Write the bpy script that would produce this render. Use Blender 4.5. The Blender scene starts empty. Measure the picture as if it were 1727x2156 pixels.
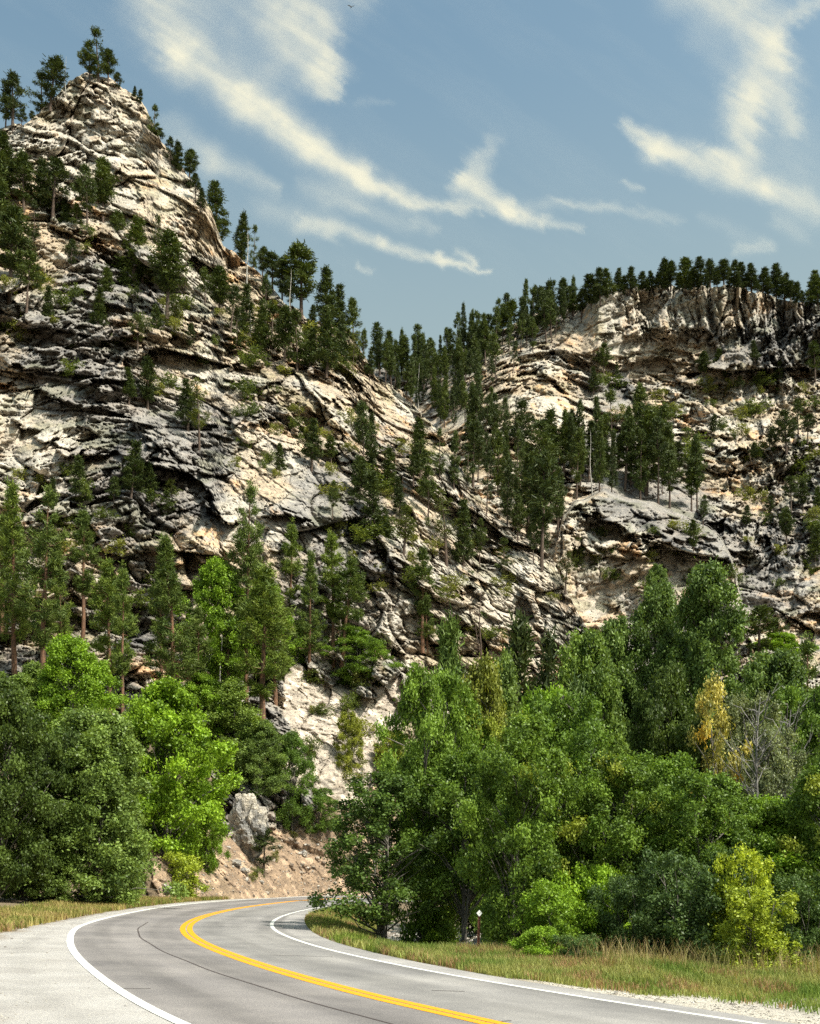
import bpy, math, random
import numpy as np
from mathutils import Vector
R = math.radians
S = bpy.context.scene
COL = S.collection

# ------------------------------------------------------------------ camera
F, YH, CX, CAMH = 2300.0, 1830.0, 863.5, 2.0      # focal length, horizon row, centre column (in picture units 1727 x 2155), eye height
cam_d = bpy.data.cameras.new('camera'); cam = bpy.data.objects.new('camera', cam_d); COL.objects.link(cam)
cam.location = (0, 0, CAMH); cam.rotation_euler = (R(90), 0, 0)
cam_d.sensor_fit = 'VERTICAL'; cam_d.sensor_height = 36; cam_d.lens = 36 * F / 2155
cam_d.shift_y = (YH - 1077.5) / 2155
cam_d.clip_start = .1; cam_d.clip_end = 20000
S.camera = cam
# ------------------------------------------------------------------ light
SUN = Vector((0.62, -0.40, 0.98)).normalized()
sun_el = math.asin(SUN.z); sun_az = math.atan2(SUN.x, SUN.y)
sd = bpy.data.lights.new('sun', 'SUN'); so = bpy.data.objects.new('sun', sd); COL.objects.link(so)
sd.energy = 4.5; sd.angle = R(.5); sd.color = (1, .95, .86)
so.rotation_euler = SUN.to_track_quat('Z', 'Y').to_euler()
S.view_settings.view_transform = 'Standard'; S.view_settings.look = 'None'
S.view_settings.exposure = 0.5; S.view_settings.gamma = 1
S.cycles.max_bounces = 6; S.cycles.diffuse_bounces = 3; S.cycles.transmission_bounces = 4
S.cycles.transparent_max_bounces = 6
S.cycles.use_denoising = False; S.cycles.sample_clamp_indirect = 4
SKY_STRENGTH = .15

W = bpy.data.worlds.new('World'); S.world = W; W.use_nodes = True
def world():
    nt = W.node_tree; N = nt.nodes; L = nt.links
    bg = N['Background']; bg.inputs[1].default_value = SKY_STRENGTH
    sky = N.new('ShaderNodeTexSky'); sky.sky_type = 'NISHITA'; sky.sun_disc = False
    sky.sun_elevation = sun_el; sky.sun_rotation = sun_az
    sky.air_density = 1.0; sky.dust_density = 6.0; sky.ozone_density = 1.0; sky.altitude = 300
    tn = N.new('ShaderNodeMix'); tn.data_type = 'RGBA'; tn.blend_type = 'MULTIPLY'; tn.inputs[0].default_value = 1
    L.new(sky.outputs[0], tn.inputs[6]); tn.inputs[7].default_value = (.90, 1.06, .90, 1)
    tc = N.new('ShaderNodeTexCoord'); sp = N.new('ShaderNodeSeparateXYZ'); L.new(tc.outputs['Generated'], sp.inputs[0])
    mr = N.new('ShaderNodeMapRange'); mr.interpolation_type = 'SMOOTHSTEP'; L.new(sp.outputs[2], mr.inputs[0]); mr.inputs[1].default_value = .64; mr.inputs[2].default_value = .36; mr.inputs[3].default_value = 0; mr.inputs[4].default_value = .85
    hz = N.new('ShaderNodeMix'); hz.data_type = 'RGBA'; L.new(mr.outputs[0], hz.inputs[0]); L.new(tn.outputs[2], hz.inputs[6]); hz.inputs[7].default_value = (1.95, 2.42, 2.38, 1)
    L.new(hz.outputs[2], bg.inputs[0])
world()

# ------------------------------------------------------------------ helpers
rng = np.random.default_rng(7)
random.seed(7)
def tag(o, label=None, cat=None, group=None, kind=None):
    if label: o['label'] = label
    if cat: o['category'] = cat
    if group: o['group'] = group
    if kind: o['kind'] = kind
    return o
def mesh_np(name, verts, faces, mat=None, col=None, vcol=None, smooth=False):
    """verts (n,3); faces (m,k); col (m,3) per face or vcol (n,3) per vertex"""
    verts = np.asarray(verts, np.float32); faces = np.asarray(faces, np.int32)
    me = bpy.data.meshes.new(name); k = faces.shape[1]; nf = len(faces)
    me.vertices.add(len(verts)); me.vertices.foreach_set('co', verts.ravel())
    me.loops.add(nf * k); me.loops.foreach_set('vertex_index', faces.ravel())
    me.polygons.add(nf); me.polygons.foreach_set('loop_start', np.arange(0, nf * k, k, dtype=np.int32))
    me.polygons.foreach_set('loop_total', np.full(nf, k, np.int32))
    if smooth: me.polygons.foreach_set('use_smooth', np.ones(nf, bool))
    c, dom = (col, 'FACE') if col is not None else (vcol, 'POINT')
    if c is not None:
        at = me.attributes.new('Col', 'FLOAT_COLOR', dom)
        at.data.foreach_set('color', np.c_[c, np.ones(len(c))].astype(np.float32).ravel())
    me.update(); me.validate()
    if mat: me.materials.append(mat)
    return me
def link(name, me, parent=None):
    o = bpy.data.objects.new(name, me); COL.objects.link(o)
    if parent: o.parent = parent
    return o
def empty(name, loc, rz=0, sc=1):
    o = bpy.data.objects.new(name, None); COL.objects.link(o); o.location = loc
    o.rotation_euler = (0, 0, rz); o.scale = (sc,) * 3 if isinstance(sc, (int, float)) else sc
    o.empty_display_size = .2
    return o
def at(px, py, D): return ((px - CX) * D / F, D, CAMH + (YH - py) * D / F)
def gz(x, y): return -.03 * np.clip(x, -30, 30) - .01 * np.clip(y, -20, 100)
def on_ground(px, py):
    u = (px - CX) / F; v = (YH - py) / F
    D = CAMH / (-.03 * u - .01 - v)
    return (u * D, D)

# ---- noise
def _h(i, j, k, s):
    n = (i.astype(np.uint32) * np.uint32(374761393)) ^ (j.astype(np.uint32) * np.uint32(668265263)) ^ (k.astype(np.uint32) * np.uint32(2147483647)) ^ np.uint32((s * 1274126177) & 0xffffffff)
    n = (n ^ (n >> np.uint32(13))) * np.uint32(1274126177); n ^= n >> np.uint32(16); n = n * np.uint32(2246822519); n ^= n >> np.uint32(15)
    return (n & np.uint32(0xffffff)).astype(np.float32) / 16777216.0
def vnoise(P, s=0):
    P = P.astype(np.float32); i = np.floor(P).astype(np.int32); f = P - i; f = f * f * f * (f * (f * 6 - 15) + 10)
    o = 0
    for a in (0, 1):
        for b in (0, 1):
            for c in (0, 1):
                w = (f[:, 0] if a else 1 - f[:, 0]) * (f[:, 1] if b else 1 - f[:, 1]) * (f[:, 2] if c else 1 - f[:, 2])
                o = o + w * _h(i[:, 0] + a, i[:, 1] + b, i[:, 2] + c, s)
    return o
def fbm(P, oct=4, s=0, g=.5):
    o = 0; amp = 1; t = 0
    for k in range(oct): o = o + amp * vnoise(P * (2.03 ** k) + k * 17.3, s + k); t += amp; amp *= g
    return o / t
def voronoi(P, s=0):
    """F1, F2, random id of the nearest cell, vector to its centre"""
    P = P.astype(np.float32); i0 = np.floor(P).astype(np.int32)
    f1 = np.full(len(P), 9, np.float32); f2 = f1.copy(); rid = np.zeros(len(P), np.float32); vec = np.zeros_like(P)
    for a in (-1, 0, 1):
        for b in (-1, 0, 1):
            for c in (-1, 0, 1):
                i, j, k = i0[:, 0] + a, i0[:, 1] + b, i0[:, 2] + c
                q = np.stack([i + _h(i, j, k, s), j + _h(i, j, k, s + 1), k + _h(i, j, k, s + 2)], 1) - P
                d = np.sqrt((q * q).sum(1)); m = d < f1
                f2 = np.where(m, f1, np.minimum(f2, d)); f1 = np.where(m, d, f1)
                rid = np.where(m, _h(i, j, k, s + 3), rid); vec = np.where(m[:, None], -q, vec)
    return f1, f2, rid, vec
def sstep(a, b, x): t = np.clip((x - a) / (b - a), 0, 1); return t * t * (3 - 2 * t)
def rbf(ctrl, X, Y, sc=100.):
    c = np.array(ctrl, float); p = c[:, :2] / sc
    def ph(r): return np.where(r > 0, r * r * np.log(np.maximum(r, 1e-9)), 0)
    n = len(c); K = ph(np.hypot(*(p[:, None] - p[None]).transpose(2, 0, 1))) + np.eye(n) * .05
    Pm = np.c_[np.ones(n), p]; A = np.block([[K, Pm], [Pm.T, np.zeros((3, 3))]])
    w = np.linalg.solve(A, np.r_[c[:, 2], 0, 0, 0]); out = w[n] + w[n + 1] * X / sc + w[n + 2] * Y / sc
    for k in range(n): out = out + w[k] * ph(np.hypot(X / sc - p[k, 0], Y / sc - p[k, 1]))
    return out
def inpoly(poly, X, Y):
    r = np.zeros(np.shape(X), bool); n = len(poly)
    for k in range(n):
        x1, y1 = poly[k]; x2, y2 = poly[(k + 1) % n]
        c = ((y1 > Y) != (y2 > Y)) & (X < (x2 - x1) * (Y - y1) / ((y2 - y1) or 1e-9) + x1); r ^= c
    return r

# ------------------------------------------------------------------ materials
def mat(name):
    m = bpy.data.materials.new(name); m.use_nodes = True; nt = m.node_tree
    return m, nt, nt.nodes, nt.links, nt.nodes['Principled BSDF']
def tex(N, L, kind, vec, scale, detail=4, rough=.55):
    n = N.new('ShaderNodeTex' + kind); L.new(vec, n.inputs['Vector']); n.inputs['Scale'].default_value = scale
    if kind == 'Noise': n.inputs['Detail'].default_value = detail; n.inputs['Roughness'].default_value = rough
    return n
def ramp(N, L, fac, stops):
    r = N.new('ShaderNodeValToRGB'); L.new(fac, r.inputs[0]); e = r.color_ramp.elements
    while len(e) < len(stops): e.new(.5)
    for q, (pos, c) in zip(e, stops): q.position = pos; q.color = (*c, 1) if len(c) == 3 else c
    return r.outputs[0]
def mixc(N, L, fac, a, b, mode='MIX'):
    n = N.new('ShaderNodeMix'); n.data_type = 'RGBA'; n.blend_type = mode
    for v, s in ((fac, n.inputs[0]), (a, n.inputs[6]), (b, n.inputs[7])):
        if isinstance(v, (int, float)): s.default_value = v
        elif isinstance(v, tuple): s.default_value = (*v, 1)
        else: L.new(v, s)
    return n.outputs[2]
def m_rock(name, bump=.5, sc=1.0):
    m, nt, N, L, B = mat(name)
    a = N.new('ShaderNodeAttribute'); a.attribute_name = 'Col'
    g = N.new('ShaderNodeNewGeometry'); pos = g.outputs['Position']
    mp = N.new('ShaderNodeMapping'); L.new(pos, mp.inputs[0]); mp.inputs['Rotation'].default_value = (0, R(-24), 0); mp.inputs['Scale'].default_value = (.35, .5, 1.3)
    n1 = tex(N, L, 'Noise', mp.outputs[0], 1.1 * sc, 8, .68); n2 = tex(N, L, 'Noise', pos, 3.2 * sc, 6, .7); n3 = tex(N, L, 'Noise', pos, .16 * sc, 5, .6)
    c = mixc(N, L, 1, a.outputs[0], ramp(N, L, n1.outputs[0], [(.3, (.5, .5, .52)), (.5, (1, 1, 1)), (.7, (1.3, 1.26, 1.2))]), 'MULTIPLY')
    c = mixc(N, L, .8, c, ramp(N, L, n2.outputs[0], [(.34, (.62, .62, .64)), (.52, (1, 1, 1)), (.7, (1.15, 1.12, 1.1))]), 'MULTIPLY')
    L.new(c, B.inputs['Base Color']); B.inputs['Roughness'].default_value = .92; B.inputs['Specular IOR Level'].default_value = .15
    ad = N.new('ShaderNodeMath'); ad.operation = 'MULTIPLY_ADD'; L.new(n2.outputs[0], ad.inputs[0]); ad.inputs[1].default_value = .45; L.new(n1.outputs[0], ad.inputs[2])
    b = N.new('ShaderNodeBump'); b.inputs['Strength'].default_value = bump; b.inputs['Distance'].default_value = 1.0 / sc
    L.new(ad.outputs[0], b.inputs['Height']); L.new(b.outputs[0], B.inputs['Normal'])
    return m
def m_leaf(name, rough=.5, trans=.3, tint=1.0, var=.25):
    m, nt, N, L, B = mat(name)
    a = N.new('ShaderNodeAttribute'); a.attribute_name = 'Col'
    oi = N.new('ShaderNodeObjectInfo')
    r = ramp(N, L, oi.outputs['Random'], [(0, (1 - var, 1 - var, 1 - var * .6)), (.5, (1, 1, 1)), (1, (1 + var, 1 + var * .8, 1 - var * .4))])
    c = mixc(N, L, 1, a.outputs[0], r, 'MULTIPLY')
    L.new(c, B.inputs['Base Color']); B.inputs['Roughness'].default_value = rough; B.inputs['Specular IOR Level'].default_value = .2
    if trans:
        t = N.new('ShaderNodeBsdfTranslucent'); mx = N.new('ShaderNodeMixShader'); mx.inputs[0].default_value = trans
        L.new(mixc(N, L, 1, c, (1.3, 1.25, .6), 'MULTIPLY'), t.inputs[0])
        L.new(B.outputs[0], mx.inputs[1]); L.new(t.outputs[0], mx.inputs[2]); L.new(mx.outputs[0], N['Material Output'].inputs[0])
    return m
def m_bark(name, c1, c2, scale=6, zs=.25):
    m, nt, N, L, B = mat(name)
    tc = N.new('ShaderNodeTexCoord'); mp = N.new('ShaderNodeMapping'); L.new(tc.outputs['Object'], mp.inputs[0]); mp.inputs['Scale'].default_value = (1, 1, zs)
    n = tex(N, L, 'Noise', mp.outputs[0], scale, 6, .7)
    L.new(ramp(N, L, n.outputs[0], [(.35, c1), (.65, c2)]), B.inputs['Base Color']); B.inputs['Roughness'].default_value = .9
    b = N.new('ShaderNodeBump'); b.inputs['Strength'].default_value = .6; b.inputs['Distance'].default_value = .05; L.new(n.outputs[0], b.inputs['Height']); L.new(b.outputs[0], B.inputs['Normal'])
    return m
M_ROCK = m_rock('limestone'); M_BOULDER = m_rock('boulder_stone', .8, 3.0)
M_NEEDLE = m_leaf('pine_needles', .55, .12, var=.28)
M_LEAF = m_leaf('broad_leaves', .45, .28, var=.14)
M_BARKP = m_bark('pine_bark', (.05, .032, .022), (.26, .13, .07)); M_BARKF = m_bark('weathered_pine_bark', (.04, .03, .024), (.13, .085, .06))
M_BARKD = m_bark('grey_bark', (.05, .045, .038), (.20, .18, .15))
M_DEAD = m_bark('dead_wood', (.25, .23, .20), (.55, .52, .47), 8)
M_SNAG = m_bark('burnt_wood', (.035, .028, .024), (.16, .10, .07), 8)
M_GRASS = m_leaf('grass_blades', .6, .3, var=0)

def m_simple(name, fn, rough=.9, spec=.25):
    m, nt, N, L, B = mat(name); g = N.new('ShaderNodeNewGeometry'); fn(N, L, B, g.outputs['Position'])
    B.inputs['Roughness'].default_value = rough; B.inputs['Specular IOR Level'].default_value = spec
    return m
def bump(N, L, B, h, s, d):
    b = N.new('ShaderNodeBump'); b.inputs['Strength'].default_value = s; b.inputs['Distance'].default_value = d; L.new(h, b.inputs['Height']); L.new(b.outputs[0], B.inputs['Normal'])

# ------------------------------------------------------------------ cirrus: a thin lit sheet of ice cloud 6 km up
STROKES = [
  (300,-60,385,110,70,58,.8,.95),(385,110,520,215,50,38,.95,.95),(520,215,650,300,42,34,.95,1),(650,300,760,372,34,26,1,1),
  (760,372,880,418,26,16,1,.8),(880,418,1010,442,16,9,.8,.35),
  (450,10,540,180,80,50,.35,.25),(560,-20,620,60,60,70,.35,.5),(620,50,690,150,60,38,.6,.85),(680,60,700,180,26,22,.4,.8),
  (580,0,740,-10,55,50,.5,.4),(590,150,690,170,50,30,.35,.6),
  (350,265,450,335,26,30,.3,.4),(450,335,585,392,28,12,.42,.35),
  (560,430,700,478,32,28,.22,.3),(640,468,800,512,20,14,.5,.65),(800,512,930,545,14,10,.65,.65),(925,545,1035,566,12,5,.85,.6),
  (960,525,990,545,10,10,.4,.7),(650,390,745,425,26,24,.22,.28),(700,420,860,470,30,20,.2,.2),
  (1025,295,1000,380,20,34,.25,.6),(978,380,1070,432,26,20,.9,1),(1070,432,1150,468,20,12,1,.7),(1150,468,1235,490,12,6,.7,.3),
  (850,425,1300,436,20,12,.2,.22),(1180,430,1420,458,9,12,.25,.2),(880,462,920,480,18,10,.25,.3),
  (1310,270,1370,312,12,30,.6,.85),(1370,312,1500,338,30,28,.85,.85),(1500,338,1610,392,34,30,.9,.9),(1610,392,1740,450,26,20,.7,.45),
  (1555,330,1575,220,45,48,.75,.7),(1575,220,1615,100,48,50,.75,.85),(1615,110,1560,10,46,70,.75,.55),(1560,10,1440,-30,60,60,.5,.5),
  (1620,60,1740,-15,34,20,.65,.5),(1640,150,1665,270,46,24,.5,.6),(1660,330,1700,420,70,60,.2,.2),(1480,90,1540,160,40,40,.2,.3),
  (1540,530,1625,524,10,14,.25,.35),(750,562,792,570,7,6,.4,.3),(1330,390,1352,402,8,8,.3,.3),(1640,460,1700,490,20,20,.2,.2),
  (760,215,820,205,12,10,.12,.12),(1480,455,1600,520,16,22,.12,.15)]
def clouds():
    ALT = 6000.
    xs = np.arange(-420, 2160, 3.0); ys = np.arange(-330, 640, 2.2); PX, PY = np.meshgrid(xs, ys); X, Y = PX.ravel(), PY.ravel()
    D = ALT * F / (YH - Y)
    q = np.stack([X / 100, Y / 100, X * 0], 1)
    def wig(sc, amp, s): return (fbm(q * sc, 4, s) - .5) * amp, (fbm(q * sc, 4, s + 50) - .5) * amp
    a1, b1 = wig(1.0, 42, 1); a2, b2 = wig(4.0, 14, 2)
    # hair-like wisps: shifts that vary across the wind but hardly along it
    th = R(33); c, sn = math.cos(th), math.sin(th)
    al = (X * c + Y * sn); ac = (-X * sn + Y * c)
    wis = (fbm(np.stack([al / 210, ac / 15, X * 0], 1), 5, 9) - .5) * 34
    fz = (fbm(q * 11, 4, 71, .65) - .5) * 16
    x = X + a1 + a2 + wis * c + fz; y = Y + b1 + b2 + wis * sn + fz * .6
    inv = np.ones(len(X))
    for ax, ay, bx, by, wa, wb, oa, ob in STROKES:
        dx, dy = bx - ax, by - ay; h = np.clip(((x - ax) * dx + (y - ay) * dy) / (dx * dx + dy * dy), 0, 1)
        d = np.hypot(x - ax - h * dx, y - ay - h * dy); w = (wa + (wb - wa) * h) * 1.95
        t = np.clip(1 - d / w, 0, 1) ** 1.35; t = t * t * (3 - 2 * t)
        inv *= 1 - np.clip(t * (oa + (ob - oa) * h) * .95, 0, .93)
    m = 1 - inv
    st = fbm(np.stack([al / 150, ac / 26, X * 0], 1), 5, 20, .6); cu = fbm(q * 2.6, 5, 30, .6)
    m = m * np.clip(.35 + 1.25 * (st * .6 + cu * .55) - .02, 0, 1.25)
    veil = np.clip((fbm(np.stack([al / 420, ac / 90, X * 0], 1), 5, 40, .6) - .46) * 2.2, 0, 1) * .07
    m = np.clip(np.maximum(m, 0) * .78, 0, 1); m = 1 - (1 - m) * (1 - veil)
    fade = sstep(-420, -300, X) * (1 - sstep(2040, 2150, X)) * sstep(-330, -230, Y) * (1 - sstep(560, 636, Y))
    m = m * fade
    V = np.stack([(X - CX) * D / F, D, np.full(len(X), ALT + CAMH)], 1); nc = len(xs)
    i, j = np.meshgrid(np.arange(nc - 1), np.arange(len(ys) - 1)); a = (j * nc + i).ravel()
    warm = np.clip(m * 1.1, 0, 1)[:, None]
    colr = np.array([.40, .41, .40]) * (1 - warm) + np.array([.47, .44, .375]) * warm
    mt = bpy.data.materials.new('ice_cloud'); mt.use_nodes = True; N = mt.node_tree.nodes; L = mt.node_tree.links; N.remove(N['Principled BSDF'])
    at_ = N.new('ShaderNodeAttribute'); at_.attribute_name = 'Col'; am = N.new('ShaderNodeAttribute'); am.attribute_name = 'dens'
    df = N.new('ShaderNodeBsdfDiffuse'); tl = N.new('ShaderNodeBsdfTranslucent'); tr = N.new('ShaderNodeBsdfTransparent'); m1 = N.new('ShaderNodeMixShader'); m2 = N.new('ShaderNodeMixShader')
    L.new(at_.outputs[0], df.inputs[0]); L.new(at_.outputs[0], tl.inputs[0]); m1.inputs[0].default_value = .75
    L.new(df.outputs[0], m1.inputs[1]); L.new(tl.outputs[0], m1.inputs[2])
    L.new(am.outputs['Fac'], m2.inputs[0]); L.new(tr.outputs[0], m2.inputs[1]); L.new(m1.outputs[0], m2.inputs[2]); L.new(m2.outputs[0], N['Material Output'].inputs[0])
    me = mesh_np('clouds', V, np.c_[a, a + 1, a + nc + 1, a + nc], mt, vcol=colr, smooth=True)
    da = me.attributes.new('dens', 'FLOAT', 'POINT'); da.data.foreach_set('value', m.astype(np.float32))
    o = link('clouds', me); o['kind'] = 'structure'
clouds()

# ------------------------------------------------------------------ the ground sheet
def crom(P, n=16):
    P = np.array(P, float); P = np.vstack([2 * P[0] - P[1], P, 2 * P[-1] - P[-2]]); out = []
    for k in range(1, len(P) - 2):
        t = np.linspace(0, 1, n, endpoint=False)[:, None]; a, b, c, d = P[k - 1:k + 3]
        out.append(.5 * (2 * b + (c - a) * t + (2 * a - 5 * b + 4 * c - d) * t * t + (3 * b - a - 3 * c + d) * t ** 3))
    return np.vstack(out + [P[-2][None]])
def resample(P, n):
    s = np.r_[0, np.cumsum(np.hypot(*np.diff(P, axis=0).T))]; t = np.linspace(0, s[-1], n)
    return np.c_[np.interp(t, s, P[:, 0]), np.interp(t, s, P[:, 1])]
def smooth(P, it=6):
    for _ in range(it): P[1:-1] = (P[:-2] + 2 * P[1:-1] + P[2:]) / 4
    return P
OUT = smooth(crom([(6.5,-1),(2.2,6),(-.6,10.4),(-3.2,14.8),(-5.6,20),(-8.4,27.2),(-10.6,34.2),(-11.9,39.6),(-13,47),(-13.9,56),(-14.5,66),(-14.4,80),(-13,95),(-10.6,107),(-5.5,118),(2,126),(14,132)]), 20)
YEL = smooth(crom([(11,-1),(6.6,6),(3.4,11.4),(1.1,15.6),(-1,19.3),(-3.8,25.5),(-6.5,33.1),(-8.4,41),(-9.6,50),(-10.2,60),(-10.35,70),(-9.9,84),(-9,96),(-6.4,107),(-1.5,115),(5,121),(15,127)]), 20)
INN = smooth(crom([(19,-3),(13.5,4),(9.5,10),(5.1,16.5),(2.6,20.3),(0,25),(-2.6,31.3),(-4.6,38.5),(-5.7,45),(-6.3,52),(-6.5,60),(-6.3,70),(-5.3,82),(-3.6,94),(-1,103),(4,111),(16,119)]), 20)
def norm2(P):
    d = np.gradient(P, axis=0); d /= np.hypot(d[:, 0], d[:, 1])[:, None]; return np.c_[-d[:, 1], d[:, 0]]
def off(P, w): return P + norm2(P) * (np.asarray(w)[:, None] if np.ndim(w) else w)
def strip(name, A, B, dz, m, kind='structure', nx=1):
    """a sheet between the two lines, laid dz above the ground"""
    n = 400; A = resample(A, n); B = resample(B, n); V = []
    for k in range(nx + 1):
        t = k / nx; Q = A * (1 - t) + B * t; V.append(np.c_[Q, gz(Q[:, 0], Q[:, 1]) + dz])
    V = np.vstack(V); i = np.arange(n - 1)
    Fc = np.vstack([np.c_[i + k * n, i + 1 + k * n, i + 1 + (k + 1) * n, i + (k + 1) * n] for k in range(nx)])
    o = link(name, mesh_np(name, V, Fc, m)); 
    o['kind'] = kind; return o
INEDGE = np.array([on_ground(862 + x * .5008, 1526.6 + y * .5008) for x, y in [(1727,1270),(1500,1237),(1200,1190),(880,1140),(600,1096),(300,1046)]] +
                  [on_ground(x * .4992, 1347 + y * .4992) for x, y in [(1727,1352),(1500,1300),(1360,1255),(1300,1215)]] + [(-4.95,51.5),(-5.35,60),(-5.2,70),(-4.2,82),(-2.5,94),(.3,102.5),(5,109.5),(16,117)])
INEDGE = np.vstack([[(20.5,-2),(15,4.6)], INEDGE]); INEDGE = smooth(crom(INEDGE, 10), 8)
wo = np.interp(OUT[:, 1], [-5, 8, 15, 21, 27, 31, 36, 44, 60, 80, 130], [3.2, 3, 2.9, 3.3, 3.3, 2.5, 1.7, 1.25, 1.1, 1.3, 1.3])
OUTEDGE = off(OUT, wo)
if (OUTEDGE[60, 0] > OUT[60, 0]): OUTEDGE = off(OUT, -wo)
# pavement runs a little past both white lines
sgn = 1 if off(OUT, 1)[60, 0] < OUT[60, 0] else -1
def m_asphalt():
    def f(N, L, B, pos):
        a = tex(N, L, 'Noise', pos, .35, 4, .5); b = tex(N, L, 'Noise', pos, 55, 3, .7); c = tex(N, L, 'Noise', pos, 1.3, 6, .6)
        at_ = N.new('ShaderNodeAttribute'); at_.attribute_name = 'Col'
        c0 = ramp(N, L, a.outputs[0], [(.35, (.20, .19, .187)), (.65, (.27, .255, .245))])
        c0 = mixc(N, L, 1, c0, ramp(N, L, b.outputs[0], [(.3, (.55, .55, .55)), (.5, (1, 1, 1)), (.72, (1.5, 1.48, 1.45))]), 'MULTIPLY')
        c0 = mixc(N, L, .6, c0, ramp(N, L, c.outputs[0], [(.35, (.85, .85, .86)), (.65, (1.1, 1.09, 1.08))]), 'MULTIPLY')
        c0 = mixc(N, L, 1, c0, at_.outputs[0], 'MULTIPLY'); L.new(c0, B.inputs['Base Color']); bump(N, L, B, b.outputs[0], .35, .008)
    return m_simple('asphalt', f, .85, .3)
def road():
    n = 420; nx = 44; A = resample(off(OUT, .09 * sgn), n); B = resample(off(INEDGE, 0), n)
    Y = resample(YEL, n); V = []; C = []
    for k in range(nx + 1):
        t = k / nx
        Q = A * (1 - t * 2) + Y * t * 2 if t < .5 else Y * (2 - t * 2) + B * (t * 2 - 1)
        V.append(np.c_[Q, gz(Q[:, 0], Q[:, 1]) + .012])
        # worn wheel tracks: lighter, slightly polished, darker oil band between them
        lane = (t * 2) % 1.0
        g = 1 - .17 * math.exp(-((lane - .25) / .11) ** 2) - .17 * math.exp(-((lane - .72) / .11) ** 2) + .05 * math.exp(-((lane - .5) / .12) ** 2)
        if t > .90: g = 1.2
        w = g * (1 + .26 * (fbm(np.c_[np.arange(n) * .06, Q[:, 0] * 0 + t * 26, Q[:, 0] * 0], 4) - .5) * 2)
        if t < .5: w = w * .86
        C.append(np.c_[w, w * (.965 if t < .5 else 1), w * (.97 if t < .5 else 1)])
    i = np.arange(n - 1); Fc = np.vstack([np.c_[i + k * n, i + 1 + k * n, i + 1 + (k + 1) * n, i + (k + 1) * n] for k in range(nx)])
    o = link('road', mesh_np('road', np.vstack(V), Fc, m_asphalt(), vcol=np.vstack(C), smooth=True)); o['kind'] = 'structure'
road()
def fshoulder(N, L, B, pos):
    a = tex(N, L, 'Noise', pos, .6, 5, .6); b = tex(N, L, 'Noise', pos, 22, 6, .85); c = tex(N, L, 'Voronoi', pos, 30)
    c0 = ramp(N, L, a.outputs[0], [(.3, (.32, .30, .285)), (.7, (.43, .41, .395))])
    c0 = mixc(N, L, 1, c0, ramp(N, L, b.outputs[0], [(.3, (.62, .62, .62)), (.55, (1, 1, 1)), (.75, (1.25, 1.25, 1.25))]), 'MULTIPLY')
    at_ = N.new('ShaderNodeAttribute'); at_.attribute_name = 'Col'; c0 = mixc(N, L, 1, c0, at_.outputs[0], 'MULTIPLY')
    L.new(c0, B.inputs['Base Color']); bump(N, L, B, b.outputs[0], .6, .02)
M_SHO = m_simple('pale_gravel', fshoulder)
def shoulder():
    n = 500; nx = 26; A = resample(off(OUT, .05 * sgn), n); B_ = resample(OUTEDGE, n); V = []; C = []
    rag = (fbm(np.c_[B_[:, 0] / .7, B_[:, 1] / .7, B_[:, 0] * 0], 4, 51) - .5)[:, None]; B_ = B_ + (B_ - A) * rag * .35
    for k in range(nx + 1):
        t = k / nx; Q = A * (1 - t) + B_ * t; V.append(np.c_[Q, gz(Q[:, 0], Q[:, 1]) + .007 * (1 - t * t) + .0])
        nz = fbm(np.c_[Q[:, 0] / .9, Q[:, 1] / .9, Q[:, 0] * 0], 4, 52); trk = math.exp(-((t - .38) / .07) ** 2) + .8 * math.exp(-((t - .80) / .07) ** 2)
        g = (.86 + .34 * nz) * (1 - .10 * trk); dirt = np.clip((t - .72) * 3.2 + (nz - .5) * 2.2, 0, 1)[:, None] * .75
        C.append(np.c_[g, g * .99, g * .98] * (1 - dirt) + np.array([.60, .50, .40]) * dirt)
    i = np.arange(n - 1); Fc = np.vstack([np.c_[i + k * n, i + 1 + k * n, i + 1 + (k + 1) * n, i + (k + 1) * n] for k in range(nx)])
    link('gravel_shoulder', mesh_np('gravel_shoulder', np.vstack(V), Fc, M_SHO, vcol=np.vstack(C), smooth=True))['kind'] = 'structure'
shoulder()
def paint(name, c, worn):
    def f(N, L, B, pos):
        a = tex(N, L, 'Noise', pos, 14, 5, .7); b = tex(N, L, 'Noise', pos, 70, 3, .7)
        c0 = ramp(N, L, a.outputs[0], [(.30, (.30, .28, .26)), (.40, tuple(x * worn for x in c)), (.55, c)])
        c0 = mixc(N, L, 1, c0, ramp(N, L, b.outputs[0], [(.3, (.8, .8, .8)), (.5, (1, 1, 1))]), 'MULTIPLY')
        L.new(c0, B.inputs['Base Color'])
    return m_simple(name, f, .65, .3)
M_WHITE = paint('white_paint', (.80, .79, .75), .7); M_YEL = paint('yellow_paint', (.80, .34, .010), .8)
for nm, P, o, w, m in (('road_marking_white', OUT, 0, .19, M_WHITE), ('road_marking_white', INN, 0, .15, M_WHITE),
                       ('road_marking_yellow', YEL, .122, .20, M_YEL), ('road_marking_yellow', YEL, -.122, .20, M_YEL)):
    strip(nm, off(P, o - w / 2), off(P, o + w / 2), .017, m)
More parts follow.
